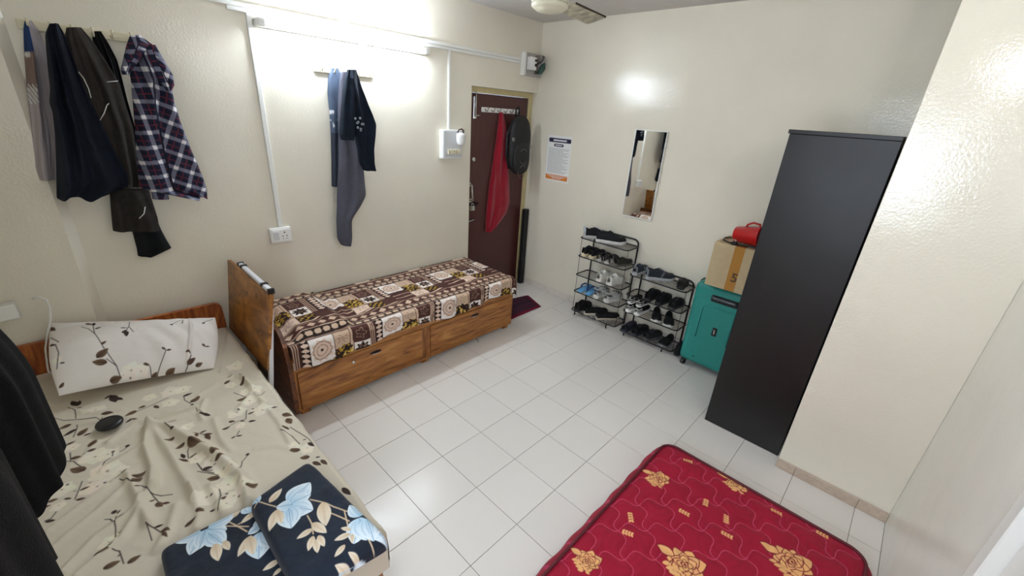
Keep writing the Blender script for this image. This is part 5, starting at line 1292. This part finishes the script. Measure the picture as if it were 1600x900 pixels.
# taller rack
shoe('sneaker', 'black sneaker with white heel patch on the taller rack top', 2.452, .048, R1[4] + e_, d(-45), L=.255, up=BLK, sole=(178, 176, 174), acc=(190, 196, 204), sh=.032)
shoe('sneaker', 'black sneaker with pale sole lying lengthwise on the taller rack top', 2.452, -.095, R1[4] + e_, d(-63), L=.275, up=BLK, sole=(196, 194, 190), sh=.032)
shoe('sneaker', 'black sneaker with cream sole on the second tier, nearest the door', 2.440, .020, R1[3] + e_, d(-4), L=.222, W=.082, up=BLK, sole=(206, 192, 160), sh=.034, laces=False)
shoe('sneaker', 'black sneaker with cream sole on the second tier, second from the door', 2.440, -.064, R1[3] + e_, d(-4), L=.222, W=.082, up=BLK, sole=(206, 192, 160), sh=.034, laces=False)
shoe('sandal', 'dark strappy sandal with buckle on the second tier beside the cream-soled sneakers', 2.440, -.160, R1[3] + e_, d(0), L=.222, W=.072, up=(34, 34, 36), sole=(176, 172, 166), acc=(190, 170, 90), sh=.022)
shoe('sandal', 'dark strappy sandal with pale sole in the middle of the second tier', 2.440, -.240, R1[3] + e_, d(0), L=.222, W=.072, up=(38, 38, 38), sole=(176, 172, 166), acc=(190, 170, 90), sh=.022)
shoe('sneaker', 'dark olive shoe lying at the right end of the second tier', 2.468, -.326, R1[3] + e_, d(-16), L=.20, W=.078, up=(46, 46, 40), sole=(90, 88, 80), sh=.02, laces=False)
shoe('sneaker', 'white sneaker on the middle tier of the taller rack, nearer the door', 2.440, -.185, R1[2] + e_, d(0), L=.228, up=(222, 220, 212), sole=(214, 210, 200), sh=.026, hs=1.05)
shoe('sneaker', 'white sneaker on the middle tier of the taller rack, farther from the door', 2.440, -.300, R1[2] + e_, d(-6), L=.228, W=.100, up=(222, 220, 212), sole=(214, 210, 200), sh=.026, hs=1.05)
shoe('flip', 'light blue flip-flop with plain sole on the fourth tier, nearest the door', 2.448, .012, R1[1] + e_, d(0), L=.218, W=.086, up=(34, 60, 110), sole=(96, 160, 208), sh=.016)
shoe('flip', 'light blue flip-flop with navy straps beside the grey clogs', 2.448, -.084, R1[1] + e_, d(0), L=.218, W=.086, up=(34, 60, 110), sole=(96, 160, 208), sh=.016)
shoe('clog', 'grey white clog beside the blue flip-flops on the fourth tier', 2.438, -.182, R1[1] + e_, d(0), L=.228, W=.092, up=(178, 178, 174), sole=(206, 204, 198), sh=.036)
shoe('clog', 'grey white clog at the right end of the fourth tier', 2.438, -.298, R1[1] + e_, d(-8), L=.228, W=.096, up=(178, 178, 174), sole=(206, 204, 198), sh=.036)
shoe('sneaker', 'black canvas shoe at the door end of the bottom tier of the taller rack', 2.432, .008, R1[0] + e_, d(-4), L=.232, W=.098, up=(16, 16, 17), sole=(34, 34, 36), sh=.02, hs=1.15, laces=True)
shoe('slipon', 'black slip-on with cream sole in the middle of the bottom tier', 2.440, -.088, R1[0] + e_, d(-34), L=.25, W=.09, up=(16, 16, 17), sole=(196, 188, 172), sh=.026)
shoe('slipon', 'black slip-on with cream sole at the right end of the bottom tier', 2.440, -.225, R1[0] + e_, d(-34), L=.245, W=.09, up=(16, 16, 17), sole=(170, 162, 144), sh=.026)
# shorter rack
shoe('sneaker', 'grey blue sneaker on the shorter rack top, nearer the door', 2.448, -.532, R2[3] + e_, d(0), L=.218, W=.084, up=(48, 54, 66), sole=(158, 160, 162), acc=(126, 130, 136), sh=.032)
shoe('sneaker', 'dark grey sneaker with grey sole lying sideways on the top tier of the shorter rack', 2.468, -.632, R2[3] + e_, d(-50), L=.248, up=(40, 44, 50), sole=(158, 160, 162), acc=(110, 116, 122), sh=.032)
shoe('sandal', 'black strappy sandal at the suitcase end of the top tier of the shorter rack', 2.475, -.945, R2[3] + e_, d(14), L=.19, W=.085, up=(18, 18, 20), sole=(26, 26, 28), sh=.018)
shoe('sneaker', 'black laced shoe at the left of the second tier of the shorter rack', 2.448, -.690, R2[2] + e_, d(0), L=.222, W=.090, up=(19, 19, 22), sole=(30, 30, 34), sh=.026, hs=1.1)
shoe('sneaker', 'black laced shoe in the middle of the second tier of the shorter rack', 2.448, -.795, R2[2] + e_, d(0), L=.222, W=.090, up=(17, 17, 19), sole=(26, 26, 28), sh=.026, hs=1.1)
shoe('sneaker', 'black shoe with grey toe at the suitcase end of the second tier', 2.448, -.912, R2[2] + e_, d(0), L=.222, W=.092, up=(26, 27, 28), sole=(46, 48, 48), sh=.024)
ST = (228, 226, 222)
for k, (yy, lab) in enumerate(((-.536, 'left'), (-.624, 'right'))):
    shoe('sneaker', 'black sneaker with white heel stripes, lower %s one of the stacked pairs' % lab, 2.440, yy, R2[1] + e_, d(0), L=.226, W=.080, up=(18, 18, 20), sole=ST, sh=.030, stripe=ST, laces=False, hs=.55, cavity=False)
for k, (yy, lab) in enumerate(((-.536, 'left'), (-.624, 'right'))):
    shoe('sneaker', 'black sneaker with white heel stripes, upper %s one of the stacked pairs' % lab, 2.446, yy, R2[1] + .090, d(0), L=.218, W=.076, up=(18, 18, 20), sole=ST, sh=.018, stripe=ST, laces=False, hs=.55)
shoe('slipon', 'black shoe with thin white sole edge in the shorter rack, third tier middle', 2.650, -.722, R2[1] + e_, d(205), L=.238, W=.092, up=(15, 15, 17), sole=(200, 198, 194), sh=.020)
shoe('slipon', 'black shoe with thin white sole edge at the suitcase end of the third tier', 2.650, -.838, R2[1] + e_, d(205), L=.238, W=.092, up=(15, 15, 17), sole=(200, 198, 194), sh=.020)
shoe('slipon', 'dark blue grey slipper at the left of the bottom tier of the shorter rack', 2.430, -.536, R2[0] + e_, d(0), L=.222, W=.082, up=(30, 34, 44), sole=(44, 48, 58), sh=.024)
shoe('sneaker', 'black shoe second from the left on the bottom tier of the shorter rack', 2.438, -.638, R2[0] + e_, d(-4), L=.226, W=.090, up=(20, 21, 25), sole=(46, 48, 54), sh=.026)
shoe('sneaker', 'dark grey shoe third from the left on the bottom tier of the shorter rack', 2.448, -.744, R2[0] + e_, d(-14), L=.218, W=.092, up=(34, 34, 36), sole=(80, 80, 82), sh=.024)
shoe('slipon', 'black slipper with grey sole nearest the suitcase on the bottom tier', 2.655, -.905, R2[0] + e_, d(180), L=.215, W=.092, up=(20, 20, 21), sole=(110, 110, 112), sh=.022)

# ================================================================== SUITCASE, CARTON, MUG
M_TEAL = mat('suitcase_teal_shell', srgb(30, 132, 124), rough=.38, var=.04, vscale=40, bump=.12, bscale=420)
M_TRIM = mat('suitcase_trim_black', srgb(18, 20, 22), rough=.5)
sx0, sx1, sy0, sy1, sz0, sz1 = 2.405, 2.650, -1.496, -1.078, .052, .752
su = thing('suitcase', 'turquoise hard-shell suitcase with wheels between shoe rack and wardrobe', 'suitcase', ((sx0 + sx1) / 2, (sy0 + sy1) / 2, 0))
def rbox(x0, x1, y0, y1, z0, z1, r, seg=4): return MB().box(x0, x1, y0, y1, z0, z1, bev=r, seg=seg)
xm_ = (sx0 + sx1) / 2
m_ = rbox(sx0, sx1, sy0, sy1, sz0, sz1, .055, 5); m_.sm = [True] * len(m_.f); build('shell', m_, M_TEAL, parent=su)
yz = [(xm_, a, b) for a, b in rounded_poly(sy0 - .003, sy1 + .003, sz0 - .003, sz1 + .003, .056, 8)]
m_ = MB(); m_.tube(yz, .009, n=8, closed=True); build('zip_seam', m_, M_TRIM, parent=su)
# raised ridges pressed in the face
rd = [(sx0 - .001, sy1 - .095, .30), (sx0 - .001, sy1 - .095, .555), (sx0 - .001, sy1 - .105, .575), (sx0 - .001, sy1 - .13, .585), (sx0 - .001, sy0 + .10, .585), (sx0 - .001, sy0 + .085, .575), (sx0 - .001, sy0 + .085, .30)]
m_ = MB(); m_.tube(rd, .0055, n=8); build('ridge', m_, M_TEAL, parent=su)
pb_ = at(1116, 519, 0, sx0)
m_ = MB(); m_.box(sx0 - .004, sx0 + .002, pb_[1] - .018, pb_[1] + .018, pb_[2] - .036, pb_[2] + .036, bev=.003); bdg = build('badge', m_, M_TRIM, parent=su)
m_ = MB(); m_.box(sx0 - .0052, sx0 - .0035, pb_[1] - .004, pb_[1] + .004, pb_[2] - .020, pb_[2] + .020); m_.box(sx0 - .0052, sx0 - .0035, pb_[1] - .004, pb_[1] + .009, pb_[2] + .014, pb_[2] + .020); build('emblem', m_, M_CHROME, parent=bdg)
h0, h1_ = at(1112, 463, 0, sx0), at(1150, 472, 0, sx0)
hy0, hy1, hz = h1_[1] - .03, h0[1], .655
m_ = MB(); m_.prism(rounded_poly(hy0, hy1, hz - .028, hz + .028, .014, 4), sx0 - .002, sx0 + .004, axis=0); rc_ = build('handle_recess', m_, M_TRIM, parent=su)
m_ = MB(); m_.tube([(sx0 - .001, hy0 + .015, hz + .006), (sx0 - .012, hy0 + .03, hz + .006), (sx0 - .012, hy1 - .03, hz + .006), (sx0 - .001, hy1 - .012, hz + .006)], .012, n=10); build('handle', m_, mat('handle_grey', srgb(96, 100, 104), rough=.3, metal=.5), parent=rc_)
for x in (sx0 + .035, sx1 - .035):
    for y in (sy1 - .045, sy0 + .045):
        m_ = MB(); m_.box(x - .02, x + .02, y - .02, y + .02, .040, .060, bev=.004); m_.lathe([(0, -.016), (.020, -.016), (.024, -.010), (.024, .010), (.020, .016), (0, .016)], (x - .006, y + .004, .0245), n=20, axis=(.35, 1, 0)); build('wheel', m_, M_TRIM, parent=su)
m_ = MB(); m_.lathe([(0, 0), (.006, 0), (.006, .003), (0, .003)], (sx0, sy1 - .12, .12), n=12, axis=(-1, 0, 0)); build('rivet', m_, M_TRIM, parent=su)
m_ = MB()
S, Tt = np.meshgrid(np.linspace(0, 2 * PI, 30, endpoint=False), np.linspace(-PI / 2, PI / 2, 14), indexing='ij')
gridmesh('shoe_bag', np.stack([2.535 + (.10 + .012 * np.sin(S * 5)) * np.cos(Tt) * np.cos(S), -1.040 + .028 * np.cos(Tt) * np.sin(S), .071 + .068 * np.sin(Tt) + .006 * np.sin(S * 7) * np.cos(Tt)], -1), mat('bag_black', srgb(20, 20, 20), rough=.8, bump=.4), wrap_u=True, label='crumpled black bag squeezed between the shorter shoe rack and the suitcase', cat='bag')

M_CARD = mat('cardboard', srgb(184, 164, 128), rough=.85, var=.05, vscale=30, bump=.15)
cx0, cx1, cy0, cy1, cz0, cz1 = 2.345, 2.640, -1.492, -1.158, .766, 1.100
cb_ = thing('cardboard_box', 'taped brown cardboard carton on top of the turquoise suitcase', 'box', ((cx0 + cx1) / 2, (cy0 + cy1) / 2, cz0))
m_ = MB(); m_.box(cx0, cx1, cy0, cy1, cz0, cz1 - .004, bev=.002); build('carton', m_, M_CARD, parent=cb_)
for xa_, xb_, tl_ in ((cx0 + .001, (cx0 + cx1) / 2 - .001, .02), ((cx0 + cx1) / 2 + .001, cx1 - .001, -.02)):
    m_ = MB(); m_.box(xa_, xb_, cy0 + .002, cy1 - .002, cz1 - .004, cz1, bev=.001); build('flap', m_, mat('cardboard_inner', srgb(196, 174, 136), rough=.85), parent=cb_)
ta, tb = at(1157, 394, 0, cx0), at(1141, 460, 0, cx0)
ty = -1.335
m_ = MB(); m_.box(cx0 - .0012, cx0 - .0002, ty - .034, ty + .034, cz0 + .001, cz1 - .001); m_.box(cx0, (cx0 + cx1) / 2, ty - .034, ty + .034, cz1, cz1 + .0008); tp_ = build('packing_tape', m_, mat('tape_brown', srgb(170, 120, 52), rough=.25), parent=cb_)
fc = bpy.data.curves.new('digit', 'FONT'); fc.body = '5'; fc.size = .092; fc.extrude = .0006; fc.offset = .0022; fc.align_x = 'CENTER'; fc.align_y = 'CENTER'
tmp = bpy.data.objects.new('digit_tmp', fc); COL.objects.link(tmp); bpy.context.view_layer.update()
me = bpy.data.meshes.new_from_object(tmp.evaluated_get(bpy.context.evaluated_depsgraph_get())); bpy.data.objects.remove(tmp)
# text plane faces -x: text x -> -y, text y -> z
pz5 = at(1147, 435, 0, cx0)
vs = [(cx0 - .0022 - v.co.z, pz5[1] - v.co.x, pz5[2] + v.co.y) for v in me.vertices]; m_ = MB(); m_.add(vs, [tuple(p.vertices) for p in me.polygons]); build('printed_digit', m_, mat('ink_brown', srgb(86, 60, 30), rough=.7), parent=tp_)
bpy.data.meshes.remove(me)
# red mug lying on its side
mg = thing('mug', 'red plastic mug lying on its side on the carton', 'mug', (2.47, -1.34, cz1))
ax = Vector((-.10, -1, .10)).normalized(); c0 = Vector((2.47, -1.245, cz1 + .060))
M_REDP = mat('red_plastic', srgb(176, 18, 24), rough=.3)
m_ = MB(); m_.lathe([(0, 0), (.050, 0), (.054, .004), (.072, .165), (.076, .17), (.074, .174), (.068, .166), (.050, .012), (0, .010)], c0, n=36, axis=ax, cap=False); build('cup', m_, M_REDP, parent=mg)
q0 = c0 + ax * .06 + Vector((0, 0, .058)); q1 = c0 + ax * .15 + Vector((0, 0, .068))
m_ = MB(); m_.tube([q0, q0 + Vector((-.012, -.01, .022)), (q0 + q1) / 2 + Vector((-.02, 0, .034)), q1 + Vector((-.012, 0, .02)), q1], .007, n=8); build('handle', m_, M_REDP, parent=mg)
cbk = thing('charging_cable', 'coiled black cable with a silver plug beside the red mug on the carton', 'cable', (2.40, -1.3, cz1))
m_ = MB(); m_.tube([(2.56, -1.20, cz1 + .007), (2.50, -1.172, cz1 + .008), (2.42, -1.19, cz1 + .007), (2.385, -1.235, cz1 + .008), (2.372, -1.275, cz1 + .010)], .0055, n=8); m_.tube([(2.372, -1.285, cz1 + .010), (2.378, -1.34, cz1 + .012), (2.37, -1.39, cz1 + .016), (2.375, -1.44, cz1 + .012), (2.40, -1.475, cz1 + .01)], .007, n=8); build('cord', m_, M_BLACK, parent=cbk)
m_ = MB(); m_.box(2.355, 2.385, -1.300, -1.262, cz1 + .002, cz1 + .024, bev=.004); build('plug', m_, M_BLACK, parent=cbk)
for yy in (-1.274, -1.289):
    m_ = MB(); m_.tube([(2.368, yy, cz1 + .02), (2.364, yy, cz1 + .042)], .003, n=8); build('pin', m_, M_CHROME, parent=cbk)

# ================================================================== CEILING FAN
fzb = 2.415; fc_ = at(858, 20, 2, fzb)
fn = thing('ceiling_fan', 'cream ceiling fan with dusty blades near the door corner', 'fan', (fc_[0], fc_[1], ZC))
M_FAN = mat('fan_cream_enamel', srgb(226, 220, 196), rough=.3)
M_BLADE = mat('fan_blade_dusty', srgb(190, 184, 162), rough=.5, var=.5, vscale=16, stretch=(1, 1, 1))
m_ = MB(); m_.lathe([(0, 0), (.050, .001), (.076, .008), (.080, .014), (.092, .018), (.104, .028), (.106, .040), (.100, .046), (.107, .052), (.107, .064), (.098, .072), (.106, .078), (.104, .094), (.07, .112), (.03, .118), (0, .118)], (fc_[0], fc_[1], fzb), n=48); hb_ = build('motor_housing', m_, M_FAN, parent=fn)
for r_, zz in ((.0995, .0455), (.0985, .0725)):
    m_ = MB(); m_.lathe([(r_, -.002), (r_ + .003, 0), (r_, .002)], (fc_[0], fc_[1], fzb + zz), n=48, cap=False); build('trim_ring', m_, mat('fan_ring_dark', srgb(70, 66, 56), rough=.5), parent=hb_)
m_ = MB(); m_.lathe([(.013, .11), (.013, ZC - fzb - .05), (.05, ZC - fzb - .045), (.055, ZC - fzb - .001), (0, ZC - fzb - .001)], (fc_[0], fc_[1], fzb), n=24); build('down_rod', m_, M_FAN, parent=fn)
tipp = at(932, 35, 2, fzb + .05); a0 = math.atan2(tipp[1] - fc_[1], tipp[0] - fc_[0]); Lb = math.hypot(tipp[1] - fc_[1], tipp[0] - fc_[0])
for k in range(3):
    Mz = Matrix.Translation((fc_[0], fc_[1], fzb + .06)) @ Matrix.Rotation(a0 + k * 2 * PI / 3, 4, 'Z') @ Matrix.Rotation(d(-13), 4, 'X')
    m_ = MB(); m_.prism([(.15, -.055), (Lb * .97, -.070), (Lb, -.062), (Lb, .062), (Lb * .97, .070), (.15, .052)], -.003, .003, axis=2); m_.rot(Mz); bl_ = build('blade', m_, M_BLADE, parent=fn)
    m_ = MB(); m_.box(.085, .20, -.018, .018, .003, .008, bev=.001); m_.rot(Mz); build('blade_arm', m_, M_FAN, parent=bl_)
    m_ = MB(); m_.box(.17, Lb - .005, -.073, -.066, -.005, .005, bev=.002); m_.rot(Mz); build('dust_edge', m_, mat('dust_dark', srgb(62, 52, 42), rough=.95, var=.3, vscale=60), parent=bl_)

# ================================================================== BLACK CLOTHES ON THE LEFT WALL (beside the camera)
def hung_column(name, label, y0, y1, xr, ztop, zhem, seed, pleats, cat):
    n, k = 200, 60
    A, Tt = np.meshgrid(np.linspace(0, 2 * PI, n, endpoint=False), np.linspace(0, 1, k), indexing='ij')
    grow = .30 + .70 * sm(0, .75, Tt)
    yc = (y0 + y1) / 2; hy = (y1 - y0) / 2 * grow; xc = XL + .02 + (xr - XL - .02) * .5 * grow; hx = (xr - XL - .02) * .5 * grow
    f = lambda v, e: np.sign(v) * np.abs(v) ** (2 / e)
    pl = 1 + (.045 * np.sin(A * pleats + seed) + .03 * np.sin(A * (pleats * 1.7) + 2 * seed)) * sm(.05, .5, Tt)
    X = xc + hx * f(np.cos(A), 2.6) * np.minimum(pl, 1.08); Y = yc + hy * f(np.sin(A), 2.6) * pl
    X = np.maximum(X, XL + .006)
    Z = ztop + (zhem - ztop) * Tt + (.035 * np.sin(A * 3 + seed) + .02 * np.sin(A * 7)) * sm(.8, 1, Tt)
    P = np.stack([X, Y, Z], -1)
    top_ = P[:, :1].copy(); top_[..., 0] = xc[:, :1].mean(); top_[..., 1] = yc; top_[..., 2] = ztop + .03
    return gridmesh(name, np.concatenate([top_, P], 1), fab('knit_black', (11, 11, 12), var=.35, vscale=60, bump=.8, bscale=300), wrap_u=True, label=label, cat=cat, group='black clothes hanging on the left wall')
hung_column('coat', 'black garment hanging at the left edge, farther one over the floral bed', -.80, -.44, -1.035, 1.92, .90, 1.0, 9, 'clothing')
hung_column('coat', 'black garment hanging at the left edge, nearer one by the camera', -1.42, -1.02, -1.030, 1.92, 1.02, 2.4, 8, 'clothing')
t = thing('hook_rail', 'cream hook rail on the left wall holding the black garments', 'hook rail', (XL, -.95, 1.94))
m_ = MB(); m_.box(XL + .0005, XL + .014, -1.45, -.45, 1.975, 2.015, bev=.003); build('backing_strip', m_, M_RAILC, parent=t)
for y in (-1.35, -1.22, -.92, -.62):
    m_ = MB(); m_.tube([(XL + .012, y, 1.99), (XL + .03, y, 1.975), (XL + .06, y, 1.975), (XL + .075, y, 2.0)], .005, n=8); build('hook', m_, M_RAILC, parent=t)
